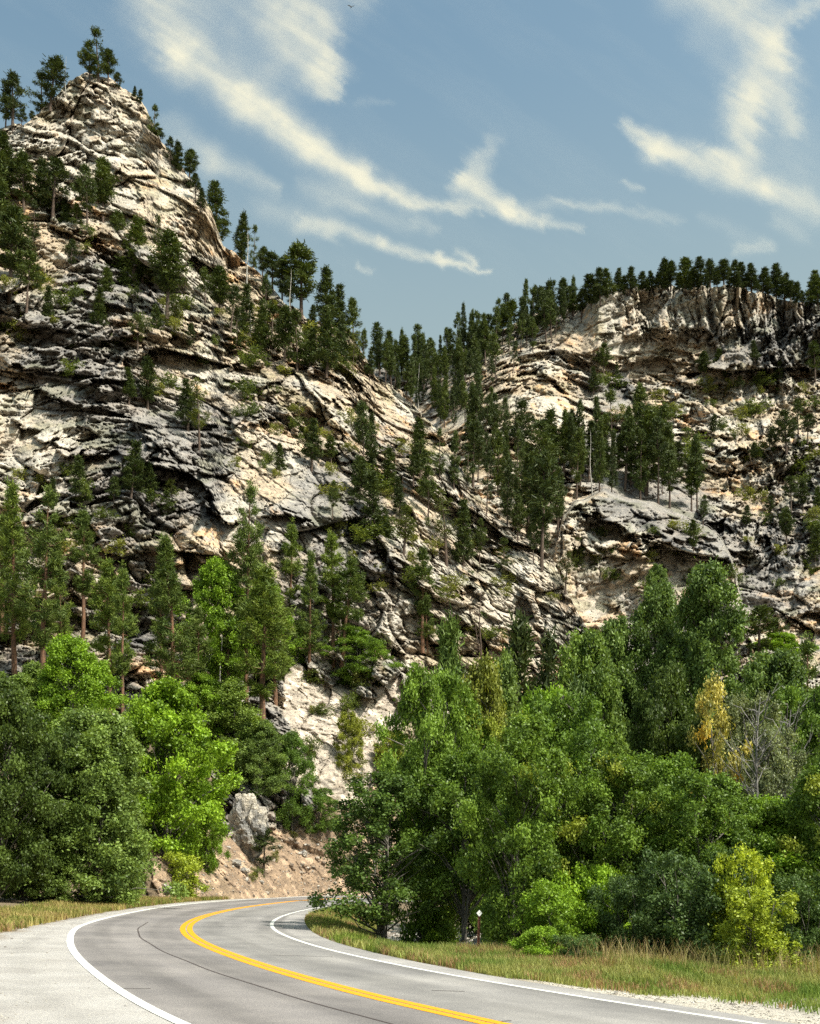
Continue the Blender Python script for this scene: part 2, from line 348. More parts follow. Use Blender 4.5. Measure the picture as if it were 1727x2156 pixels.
# tar sealed crack wandering along the outer lane
t = np.linspace(0, 1, len(OUT)); i0 = np.arange(len(OUT))
nO, nY = resample(OUT, 500), resample(YEL, 500)
fr = .60 + .05 * np.sin(np.arange(500) / 33.) + .012 * np.sin(np.arange(500) / 3.1) + .0 * rng.standard_normal(500)
CR = smooth(nO * (1 - fr[:, None]) + nY * fr[:, None], 30); CR = CR[(CR[:, 1] > 3) & (CR[:, 1] < 44)]
M_TAR = m_simple('tar', lambda N, L, B, pos: setattr(B.inputs['Base Color'], 'default_value', (.075, .06, .058, 1)), .7)
strip('crack_seal', off(CR, -.022), off(CR, .022), .0165, M_TAR)
for (x, y, l, a) in ((on_ground(270, 2083) + (.35, .15)), (on_ground(635, 2013) + (.8, .05)), (on_ground(944, 2152 - 65) + (.3, 0)), (on_ground(1050, 2325 / 1.0799 + 0) + (.2, .2))):
    Q = np.array([(x - l, y), (x, y + a * .3), (x + l, y + a)]); strip('crack_seal', off(Q, -.02), off(Q, .02), .0165, M_TAR)

def fground(N, L, B, pos):
    a = tex(N, L, 'Noise', pos, .25, 5, .6); b = tex(N, L, 'Noise', pos, 9, 6, .75); at_ = N.new('ShaderNodeAttribute'); at_.attribute_name = 'Col'
    c0 = mixc(N, L, 1, at_.outputs[0], ramp(N, L, b.outputs[0], [(.3, (.55, .55, .55)), (.5, (1, 1, 1)), (.72, (1.35, 1.33, 1.3))]), 'MULTIPLY')
    c0 = mixc(N, L, .8, c0, ramp(N, L, a.outputs[0], [(.3, (.8, .8, .8)), (.7, (1.15, 1.15, 1.1))]), 'MULTIPLY')
    L.new(c0, B.inputs['Base Color']); bump(N, L, B, b.outputs[0], .7, .06)
M_GROUND = m_simple('roadside_soil', fground)
def dist_to(P, X, Y, side=False):
    P = resample(P, 220); d = np.full(X.shape, 1e9); 
    for k in range(len(P)): d = np.minimum(d, (X - P[k, 0]) ** 2 + (Y - P[k, 1]) ** 2)
    return np.sqrt(d)
inner_poly = [tuple(p) for p in resample(INEDGE, 60)] + [(400, 117), (400, -2)]
outer_poly = [tuple(p) for p in resample(OUTEDGE, 60)] + [(14, 400), (-400, 400), (-400, -2)]
def relief(X, Y):
    """height of the ground off the road above the road's plane"""
    di = dist_to(INEDGE, X, Y); ii = inpoly(inner_poly, X, Y); z = np.zeros(X.shape)
    far = sstep(26, 40, Y) * (1 - sstep(-.5, 2.2, X - (Y - 34) * .12)); 
    z = np.where(ii, -(.9 * far) * sstep(.6, 4.5, di) - .10 * sstep(.2, 1.5, di) * (1 - far), z)
    do = dist_to(OUTEDGE, X, Y); oo = inpoly(outer_poly, X, Y)
    z = np.where(oo, .25 * sstep(1.5, 6, do), z)
    P = np.c_[X.ravel(), Y.ravel(), X.ravel() * 0]
    n = (fbm(P / 1.7, 4) - .5).reshape(X.shape) * .22 * np.where(ii | oo, sstep(.1, 2.5, np.where(ii, di, do)), 0)
    return z + n, ii, oo, di, do
def ground():
    xs = np.unique(np.r_[np.linspace(-2500, -60, 24), np.linspace(-60, -22, 50), np.linspace(-22, 30, 261), np.linspace(30, 80, 60), np.linspace(80, 2500, 24)])
    ys = np.unique(np.r_[np.linspace(-600, -10, 16), np.linspace(-10, 8, 40), np.linspace(8, 60, 230), np.linspace(60, 150, 160), np.linspace(150, 3000, 24)])
    X, Y = np.meshgrid(xs, ys); rz, ii, oo, di, do = relief(X, Y)
    Z = gz(X, Y) + rz - .004
    P = np.c_[X.ravel(), Y.ravel(), X.ravel() * 0]; n1 = fbm(P / 2.3, 4, 5).reshape(X.shape); n2 = fbm(P / .5, 3, 9).reshape(X.shape)
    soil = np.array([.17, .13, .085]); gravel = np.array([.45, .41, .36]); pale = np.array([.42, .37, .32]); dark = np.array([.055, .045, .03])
    C = np.empty(X.shape + (3,)); C[:] = soil
    # gravel turnout in the right foreground
    U = CX + F * X / np.maximum(Y, 1); V = YH - F * (Z - CAMH) / np.maximum(Y, 1)
    gl = ii * sstep(.0, 1.0, 1.0 - (di - np.clip((X - 2) * .75, 0, 4.8) - (n1 - .5) * 2.4)) * sstep(1.5, 3.5, X) * (Y < 26)
    C += gl[..., None] * (gravel - C)
    wash = ii * sstep(-7, -3, -np.abs(X + .3)) * sstep(33, 37, Y) * sstep(-100, -50, -Y) * sstep(1.8, 3.6, di)
    C += (wash * sstep(.35, .5, n1))[..., None] * (pale - C)
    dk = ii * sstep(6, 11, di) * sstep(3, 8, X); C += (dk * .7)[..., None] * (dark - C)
    nx, ny = len(xs), len(ys); i, j = np.meshgrid(np.arange(nx - 1), np.arange(ny - 1)); a = (j * nx + i).ravel()
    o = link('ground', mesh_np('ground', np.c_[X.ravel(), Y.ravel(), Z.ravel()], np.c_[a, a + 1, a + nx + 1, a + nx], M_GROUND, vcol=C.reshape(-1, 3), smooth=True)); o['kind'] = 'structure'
ground()
def ground_z(x, y):
    X = np.atleast_1d(np.asarray(x, float)); Y = np.atleast_1d(np.asarray(y, float)); r = relief(X, Y)[0]; return gz(X, Y) + r - .004

# ------------------------------------------------------------------ the rock walls
def ledge(X, Y, pts, amp, h, P, jag=0):
    """rock above the line hangs out over what is below it"""
    p = np.array(sorted(pts), float); wob = (vnoise(P / 6., 31) - .5) * 22 + jag
    yc = np.interp(X, p[:, 0], p[:, 1]) + wob; e = sstep(p[0, 0] - 14, p[0, 0] + 22, X) * (1 - sstep(p[-1, 0] - 22, p[-1, 0] + 14, X))
    up = yc - Y
    return amp * e * np.where(up > 0, np.exp(-up / h) * sstep(0, 3, up), -.35 * np.exp(up / (h * .5)))
def slab(X, Y):
    return np.clip(sum(np.exp(-((X - a) / c) ** 2 - ((Y - b) / d) ** 2) for a, b, c, d in ((160,290,110,80),(200,200,60,45),(280,300,50,60),(350,430,45,70),(1420,650,120,40),(1330,720,70,50),(40,960,70,70),(560,930,60,40),(1090,1290,90,60),(1100,1200,110,70),(850,1290,80,60),(1290,1260,90,60))), 0, 1)
def sheet(name, pxs, py_bot, py_top, nrow, dctrl, ledges, beds, grey, zones, extra=None, gamma=1.0, back=((3, -.5), (9, -5), (22, -20), (50, -55), (100, -110)), seed=0, floorD=None):
    nc = len(pxs); t = np.linspace(0, 1, nrow) ** gamma
    PX = np.repeat(pxs[None], nrow, 0); PY = py_bot[None] * (1 - t[:, None]) + py_top[None] * t[:, None]
    X, Y = PX.ravel(), PY.ravel()
    D = np.exp(rbf([(a, b, math.log(c)) for a, b, c in dctrl], X, Y)); D = np.where(D > 110, 110 * (D / 110) ** .70, D)
    if extra is not None: D = extra(X, Y, D)
    P = np.stack([(X - CX) * D / F, D, CAMH + (YH - Y) * D / F], 1).astype(np.float32)
    rocky = np.ones(len(X)); soft = np.zeros((len(X), 3)); sw = np.zeros(len(X))
    for poly, col, w in zones:                     # soil and scree: smoother ground with its own colour
        q = np.array(poly, float); c = inpoly(poly, X + (vnoise(P / 6, 77) - .5) * 60 + (vnoise(P / 1.5, 78) - .5) * 20, Y + (vnoise(P / 6, 79) - .5) * 50)
        soft[c] = col; sw[c] = w
    rocky = 1 - sw
    dip = beds(X, Y); bedk = 1.0 if seed < 200 else .55
    wob = (fbm(P / 28, 3, seed) - .5) * 16
    s = P[:, 2] + dip * P[:, 0] + wob * .7 + (fbm(P / 6, 3, seed + 3) - .5) * 1.6
    r = P[:, 0] - dip * P[:, 2]
    big = (fbm(P / 24, 3, seed + 5) - .5) * 15
    rid_ = 1 - np.abs(2 * fbm(P * [1 / 34, 1 / 34, 1 / 70], 3, seed + 8) - 1); big += (rid_ - .5) * 9
    def saw(per, amp, sd, pw=1.6):
        f = s / per; k = np.floor(f); f = f - k
        lat = vnoise(np.stack([r / (per * 1.5), k * 3.7, P[:, 1] / (per * 2.5)], 1), sd)
        return amp * sstep(.45, .75, lat) * (np.where(f > .06, (1 - f) ** pw, f / .06))
    b1 = saw(10, 2.4, seed + 11); b2 = saw(3.6, .8, seed + 12)
    def fr(v): return v - np.floor(v)
    def blocks(size, flat, amp, tilt, crack, sd, rot=0., warp=.5):
        """broken rock: every cell is a flat face with its own stand-out and its own tilt"""
        c, sn = math.cos(rot), math.sin(rot); a, e = r * c - s * sn, r * sn + s * c
        q = np.stack([a / (size * flat), P[:, 1] / (size * flat), e / (size / flat)], 1) + (fbm(P / (size * .6), 2, sd + 9)[:, None] - .5) * warp
        f1, f2, i, v = voronoi(q, sd)
        t1, t2 = fr(i * 57.31) - .5, fr(i * 131.7) - .5
        return amp * (i - .5) + tilt * size * (v[:, 0] * t1 * flat + v[:, 2] * (t2 + .12) / flat) - crack * (1 - sstep(0, .09, f2 - f1)), f1, f2, i
    d0, k1, k2, id0 = blocks(17, 1.15, 7.5, 1.0, 1.8, seed + 26, .25); big += d0
    d1, j1, j2, idj = blocks(6.5, 1.0, 3.2, 1.2, .8, seed + 28, -.5)
    d2, f1, f2, id1 = blocks(3.3, 1.2, 1.9, 1.2, .5, seed + 30, .1)
    d3, g1, g2, id2 = blocks(1.4, 1.2, .95, 1.3, .35, seed + 40, -.15)
    d4, h1, h2, id3 = blocks(.72, 1.3, .5, 1.2, .2, seed + 50, .3)
    calm = .35 + .95 * sstep(.38, .60, fbm(P / 17, 3, seed + 95))
    calm = calm * (1 - .55 * slab(X, Y))
    disp = big * .68 + (b1 + b2) * bedk + (d1 + d2 + d3) * calm + d4 * (.5 + .5 * calm) + (fbm(P / 1.1, 3, seed + 66) - .5) * .9
    led = np.zeros(len(X))
    for pts, amp, h in ledges: led += ledge(X, Y, pts, amp, h, P, (id1 - .5) * 26 + (idj - .5) * 22 + (id2 - .5) * 12) * (.65 + .7 * idj) * .62
    rub = (fbm(P / .9, 3, seed + 60) - .5) * 1.0 + (g2 - g1) * .25
    disp = disp * rocky + led + (rub * 1.1 + (fbm(P / 9, 3, seed + 61) - .5) * 3.0) * (1 - rocky)
    amp = np.ones(len(X))
    if floorD is not None: amp = sstep(0, 60, py_bot[(np.arange(len(X)) % nc)] - Y); 
    D2 = D - disp * amp
    V = np.stack([(X - CX) * D2 / F, D2, CAMH + (YH - Y) * D2 / F], 1)
    # colour: cream fresh rock, pale washed rock, grey weathered skin, rust, lichen
    gb = np.clip(rbf([(a, b, c) for a, b, c in grey], X, Y), -.6, .8)
    w = fbm(P / 13, 4, seed + 70) * 1.15 + (id1 - .5) * .24 + (idj - .5) * .2 + (id2 - .5) * .16 + (id3 - .5) * .10 + gb * 1.35 - .66 + .10 * (b1 / 3.0) + fbm(P * [.3, .3, 1.4], 3, seed + 90) * .3 - .15
    w = sstep(-.20, .36, w)
    cream = np.array([.46, .37, .27]); white = np.array([.475, .43, .365]); gry = np.array([.245, .23, .218]); dgr = np.array([.10, .098, .10]); rust = np.array([.56, .33, .16])
    n = fbm(P / 8, 4, seed + 80); C = cream[None] + sstep(.42, .6, n)[:, None] * (white - cream)
    C += (sstep(.60, .72, fbm(P / 5, 3, seed + 81)) * .7 * (id2 > .35))[:, None] * (rust - C)
    C += (w * .9)[:, None] * (gry - C); C += (sstep(.55, .72, fbm(P / 4.5, 4, seed + 82)) * sstep(.3, 1, w) * .75)[:, None] * (dgr - C)
    C *= (1 - .25 * (1 - sstep(0, .07, f2 - f1)) * rocky)[:, None]
    C = C * (1 + (id2 - .5) * .3)[:, None]
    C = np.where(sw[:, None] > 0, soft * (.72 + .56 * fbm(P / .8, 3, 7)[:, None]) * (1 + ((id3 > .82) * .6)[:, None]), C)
    # sparse green on top of ledges
    sl = slab(X, Y)[:, None] * .6; C += sl * (np.array([.50, .46, .40]) * (.8 + .4 * id2[:, None]) - C)
    moss = sstep(.54, .66, fbm(P / 4.0, 4, seed + 83)) * sstep(.15, .5, (b1 / 3.6 < .35) * 1.0) * .28 * rocky
    C += moss[:, None] * (np.array([.10, .12, .035]) - C)
    # back side: falls away behind the skyline
    top = V[-nc:]; k = 0; Vs = [V]; Cs = [C]
    for dy, dz in back:
        b = top.copy(); b[:, 1] += dy; b[:, 0] *= (1 + dy / 400.); b[:, 2] += dz; Vs.append(b); Cs.append(C[-nc:])
    V2 = np.vstack(Vs); C2 = np.vstack(Cs); nr = nrow + len(back)
    i, j = np.meshgrid(np.arange(nc - 1), np.arange(nr - 1)); a = (j * nc + i).ravel()
    o = link(name, mesh_np(name, V2, np.c_[a, a + 1, a + nc + 1, a + nc], M_ROCK, vcol=C2)); o['kind'] = 'structure'
    Vg = V.reshape(nrow, nc, 3)
    def surf(px, py):
        c = int(np.clip(np.searchsorted(pxs, px), 0, nc - 1)); col = PY[:, c]
        rr = int(np.clip(np.searchsorted(-col, -py), 0, nrow - 1)); p = Vg[max(rr - 1, 0), c]
        return tuple(float(q) for q in p)
    return surf
def skyline(pts, pxs, rough=5, seed=3):
    p = np.array(pts, float); y = np.interp(pxs, p[:, 0], p[:, 1])
    q = np.stack([pxs / 26., pxs * 0, pxs * 0], 1); q2 = np.stack([pxs / 7., pxs * 0, pxs * 0], 1)
    return y + (vnoise(q, seed) - .5) * rough * 2 + (vnoise(q2, seed + 1) - .5) * rough

basep = [(-400,58),(0,66),(200,73),(340,80),(500,92),(600,104),(700,116),(760,119),(900,125),(1200,134),(1900,141)]
def base_py(pxs):
    p = np.array(basep, float); D = np.interp(pxs, p[:, 0], p[:, 1]); x = (pxs - CX) * D / F
    return YH - F * (gz(x, D) - .3 - CAMH) / D, D
DIR = [(px, float(base_py(np.array([px]))[0][0]), D if D < 110 else 110 * (D / 110) ** (1 / .7)) for px, D in basep]
pxA = np.arange(-330, 1421, 2.0)
botA, _ = base_py(pxA)
topA = skyline([(-330,330),(-100,290),(0,272),(40,262),(62,256),(85,236),(112,214),(146,172),(170,157),(186,153),(215,162),(262,183),(300,213),(318,246),(340,296),(368,330),(400,372),(425,402),(445,440),(470,512),(500,540),(562,590),(600,640),(650,668),(700,680),(740,700),(765,742),(790,792),(830,812),(872,850),(900,884),(935,925),(960,965),(985,1010),(1010,1042),(1050,1080),(1110,1130),(1165,1180),(1200,1258),(1235,1320),(1280,1420),(1340,1540),(1420,1640)], pxA, 5)
dA = DIR + [(-300,1600,80),(0,1600,92),(300,1620,98),(600,1690,119),(720,1620,128),(700,1450,147),(900,1550,150),(1100,1600,160),(1250,1600,170),
  (-300,1350,108),(0,1350,122),(300,1350,130),(600,1350,145),(800,1300,160),(1000,1350,172),(1180,1400,190),
  (-300,1000,150),(0,1000,162),(200,1000,165),(450,1000,172),(620,1080,172),(820,1080,192),(-300,700,195),(0,700,205),(300,700,214),(500,800,218),(700,820,240),
  (-300,450,235),(0,450,243),(250,470,262),(430,450,280),(-300,330,270),(0,275,290),(100,225,293),(186,155,296),(300,215,299),(400,370,300),(470,520,294),
  (560,590,286),(700,682,284),(790,795,278),(850,900,262),(950,950,256),(1050,1085,242),(1165,1185,228),(1240,1330,212),(1340,1540,190)]
ledA = [([(0,750),(60,768),(150,793),(225,803),(262,815)],6,26),([(0,838),(85,823),(175,853),(225,868),(300,918),(370,968)],7,26),
  ([(20,893),(125,938),(200,953),(270,956)],6,30),([(290,965),(370,983),(425,1033),(470,1088),(505,1100)],12,40),([(553,1073),(600,1073),(663,1098)],5,22),
  ([(380,1155),(405,1165),(450,1200),(470,1205)],5,20),([(480,895),(530,896),(605,893)],4,20),([(415,800),(475,813),(550,818),(600,838)],3,16),
  ([(680,842),(773,866)],4,18),([(148,200),(200,190),(245,222),(305,218)],2.5,12),([(60,300),(110,325),(145,325),(205,320)],1.6,14),
  ([(250,350),(300,402),(345,440)],2.5,16),([(165,490),(225,540),(300,597),(352,650)],7,28),([(0,590),(40,650),(90,690)],4,20),([(150,640),(240,668),(330,735)],4,20),
  ([(950,1236),(1002,1231),(1045,1240)],5,16),([(600,760),(680,775),(740,800)],4,16),([(640,930),(720,960),(800,975)],3,16),([(860,1000),(930,1040),(980,1060)],4,16),
  ([(760,1150),(840,1160),(900,1200)],4,18),([(0,1010),(60,1040),(150,1090),(190,1110)],3,18),([(100,1140),(160,1150),(200,1170)],4,18),([(950,1075),(1020,1110),(1080,1150)],4,16),
  ([(240,230),(245,232),(252,240),(256,262)],3,14),([(225,290),(262,300)],4,12),([(395,690),(450,720),(520,730)],3,16)]
greyA = [(200,300,-.75),(120,270,-.75),(200,210,-.4),(300,300,-.5),(350,420,-.35),(250,430,-.3),(400,560,-.2),(150,520,.0),(250,620,.2),(300,560,.2),(60,620,.0),(60,790,.2),(200,860,.4),(350,920,.35),(100,880,.3),(30,800,-.1),(30,960,-.5),(120,970,-.2),(200,1010,.25),
  (60,1050,-.2),(300,1050,.3),(430,1000,.55),(440,1170,-.6),(470,1210,-.5),(560,940,-.45),(620,960,-.35),(560,860,.15),(600,1090,.0),(650,1000,.15),(750,900,0),(820,1000,.2),(700,720,-.2),(480,640,-.25),(200,1200,.1),(350,1200,.1),(620,1250,.1),
  (750,1220,.15),(850,1300,.1),(1000,1260,-.1),(1060,1300,-.1),(1100,1350,-.15),(1130,1210,-.3),(1040,1160,-.2),(950,1100,-.15),(850,850,-.1),(900,1400,-.1),(0,400,0),(600,640,-.2),(1300,1500,.1),(-200,900,.1),(400,780,.0)]
chute = [(605,1400),(700,1440),(760,1470),(830,1420),(850,1480),(830,1560),(810,1640),(780,1700),(620,1660),(610,1540)]
bank = [(330,1960),(330,1800),(430,1740),(560,1740),(660,1700),(700,1620),(800,1640),(900,1600),(1000,1500),(1100,1550),(1500,1600),(1500,1990)]
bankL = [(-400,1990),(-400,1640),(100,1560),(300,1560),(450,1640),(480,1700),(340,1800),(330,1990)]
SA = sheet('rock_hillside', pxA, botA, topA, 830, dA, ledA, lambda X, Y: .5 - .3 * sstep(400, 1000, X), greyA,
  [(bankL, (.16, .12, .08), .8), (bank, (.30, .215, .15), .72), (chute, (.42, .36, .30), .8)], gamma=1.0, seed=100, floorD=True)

pxB = np.arange(700, 2041, 2.0)
topB = skyline([(700,800),(780,772),(850,782),(900,764),(960,736),(1020,712),(1080,684),(1150,645),(1230,640),(1262,622),(1330,604),(1380,600),(1450,606),(1520,600),(1570,608),(1640,626),(1727,640),(1900,650),(2040,670)], pxB, 4, 9)
botB, _ = base_py(pxB)
dB = [(700,800,590),(790,760,590),(880,770,570),(960,738,550),(1100,682,520),(1250,625,490),(1500,605,480),(1727,640,470),(2000,660,460),
  (820,900,470),(900,900,450),(960,930,400),(1000,850,430),(1050,800,440),(1150,750,452),(1250,760,468),(1500,770,462),(1727,770,455),(2000,780,440),
  (1000,1000,330),(1200,900,392),(1400,900,402),(1600,900,402),(1727,900,392),(2000,900,380),
  (900,1100,300),(1100,1100,290),(1300,1010,335),(1500,1050,338),(1727,1050,332),(2000,1050,320),
  (1000,1250,260),(1200,1250,262),(1400,1180,280),(1600,1200,285),(1727,1200,280),(2000,1200,270),(1000,1400,220),(1300,1350,232),(1500,1350,232),(1727,1350,228),(2000,1350,220),
  (1000,1640,170),(1200,1560,185),(1400,1600,175),(1727,1600,170),(2040,1640,163),(900,1860,160),(1200,1860,161),(1450,1860,161),(1727,1860,161),(2040,1860,161)]
def buttress(X, Y, D):
    yb = np.interp(X, [1100,1165,1185,1215,1270,1330,1400,1480,1520,1545,1570,1640], [1300,1180,1090,1050,1030,1045,1070,1100,1140,1190,1300,1500])
    q = np.stack([X / 30, Y / 30, X * 0], 1); yb = yb + (vnoise(q, 5) - .5) * 16
    m = sstep(-5, 9, Y - yb) * sstep(1120, 1180, X) * (1 - sstep(1530, 1640, X)) * (1 - sstep(0, 330, Y - yb) * .9)
    cl = np.interp(X, [1100,1225,1260,1330,1640,1727,2040], [0,0,1,1,1,1,1])
    m2 = sstep(0, 1, (Y < np.interp(X, [1225,1300,1390,1450,1540,1727,2040], [740,770,750,770,780,770,790])) * 1.0) * cl
    return D - 19 * m - 7 * m2
ledB = [([(1380,748),(1448,768),(1538,778),(1613,774),(1727,770)],4.5,20),([(1225,755),(1287,790),(1330,800)],3,16),([(1262,690),(1330,700),(1400,690)],4,16),
  ([(1225,1082),(1293,1096),(1313,1132),(1363,1140),(1438,1146),(1520,1136)],9,24),([(1172,1183),(1313,1183),(1438,1168),(1513,1158)],5,16),([(1480,700),(1560,690),(1640,712),(1727,705)],2.5,16),
  ([(1200,1085),(1240,1060),(1290,1075)],4,14),([(1040,830),(1090,800),(1130,790)],7,18),([(960,925),(990,895),(1020,890)],6,14),([(1500,960),(1600,935),(1727,925)],5,18),
  ([(1640,970),(1727,935)],4,14),([(1480,1060),(1560,1045),(1640,1010)],4,14),([(1560,1160),(1640,1150),(1727,1120)],4,16),([(1250,850),(1330,880),(1400,870)],3,14),([(1250,1230),(1300,1215),(1360,1240)],3,14)]
greyB = [(1300,680,-.1),(1350,740,-.65),(1290,730,-.5),(1310,660,-.5),(1370,690,-.4),(1400,650,.0),(1500,660,.0),(1600,660,.1),(1700,680,.4),(1450,720,.15),(1560,740,.3),(1660,740,.4),(1520,640,-.3),(1300,790,.3),(1150,790,-.4),(1100,850,-.4),(1020,930,-.45),(1200,850,-.2),
  (1300,850,.1),(1500,850,-.2),(1600,850,-.25),(1700,850,-.2),(1450,930,-.2),(1600,980,-.2),(1700,1000,.1),(1550,1080,0),(1700,1100,.1),(1280,1060,.25),(1400,1100,.35),(1480,1130,.5),(1230,1140,-.4),(1300,1170,-.5),(1450,1190,-.4),(1300,1260,-.5),(1230,1290,-.3),
  (1350,1300,.1),(1600,1230,.3),(1700,1280,.1),(1600,1320,-.1),(1500,1300,.2),(1180,720,-.1),(900,800,.2),(1900,900,.1)]
SB_extra = buttress
def rim_extra(X, Y, D):
    D = buttress(X, Y, D)
    # broken columns in the rim cliff
    m = sstep(1270, 1340, X) * (1 - sstep(700, 745, Y))
    jx = (vnoise(np.stack([X / 26, Y / 26, X * 0], 1), 4) - .5) * .9; q = np.stack([X / 36. + jx, X * 0 + .5, Y / 95. + jx], 1); f1, f2, rid, vv = voronoi(q, 61)
    D = D - m * ((rid - .5) * 3.6 - 1.6 * (1 - sstep(0, .12, f2 - f1)) + vv[:, 0] * 2.4 * (rid - .4))
    q = np.stack([X / 15. + jx * .5, X * 0 + .5, Y / 34. + jx], 1); f1, f2, rid, vv = voronoi(q, 67); D = D - m * ((rid - .5) * 1.5 - .6 * (1 - sstep(0, .12, f2 - f1)) + vv[:, 0] * 1.2 * (rid - .4))
    wv = (vnoise(np.stack([Y / 18, X * 0, X * 0], 1), 8) - .5) * 10
    for cx, w, a in ((1495,8,6),(1568,8,5),(1643,7,6),(1470,4,3),(1420,4,2.5)): D = D + m * a * np.exp(-((X + wv - cx - (Y - 650) * .04) / w) ** 2)
    return D
SB = sheet('rock_hillside', pxB, botB, topB, 640, dB, ledB, lambda X, Y: -.12 - .22 * sstep(1500, 1727, X) + .0 * Y, greyB, [([(600,1700),(2100,1560),(2100,1990),(600,1990)], (.30,.25,.19), .8)], extra=rim_extra, gamma=1, seed=300, floorD=True)
def surf(px, py):
    if -330 < px < 1420 and py > np.interp(px, pxA, topA): return SA(px, py)
    return SB(px, py)
#@@VEG
# ------------------------------------------------------------------ plants: builders
def orient(n, k, up=.5):
    """k random unit normals leaning up"""
    v = rng.standard_normal((k, 3)); v[:, 2] += up; return v / np.linalg.norm(v, axis=1)[:, None]
def leaves(cen, nrm, size, ratio=.55, cols=None):
    """one rhombic leaf per centre"""
    n = len(cen); r = rng.standard_normal((n, 3)); u = np.cross(nrm, r); u /= np.linalg.norm(u, axis=1)[:, None]; w = np.cross(nrm, u)
    s = size * (.7 + .6 * rng.random(n))[:, None]
    V = np.stack([cen - u * s, cen - w * s * ratio + nrm * s * .15, cen + u * s, cen + w * s * ratio + nrm * s * .15], 1).reshape(-1, 3)
    return V, np.arange(4 * n).reshape(-1, 4)
def tube(P, Rr, k=7):
    """a tapered limb along the points"""
    P = np.array(P, float); n = len(P); d = np.gradient(P, axis=0); d /= np.linalg.norm(d, axis=1)[:, None] + 1e-9
    a = np.cross(d, [.31, .17, .93]); a /= np.linalg.norm(a, axis=1)[:, None] + 1e-9; b = np.cross(d, a); t = np.arange(k) * 2 * math.pi / k
    V = (P[:, None] + (a[:, None] * np.cos(t)[None, :, None] + b[:, None] * np.sin(t)[None, :, None]) * np.array(Rr)[:, None, None]).reshape(-1, 3)
    i, j = np.meshgrid(np.arange(k), np.arange(n - 1)); q = (j * k + i).ravel(); q2 = (j * k + (i + 1) % k).ravel()
    return V, np.c_[q, q2, q2 + k, q + k]
class Parts:
    def __init__(s): s.V = []; s.F = []; s.n = 0; s.C = []
    def add(s, V, Fc, C=None):
        s.V.append(V); s.F.append(Fc + s.n); s.n += len(V)
        if C is not None: s.C.append(C)
    def mesh(s, name, m, smooth=False): return mesh_np(name, np.vstack(s.V), np.vstack(s.F), m, col=np.vstack(s.C) if s.C else None, smooth=smooth)

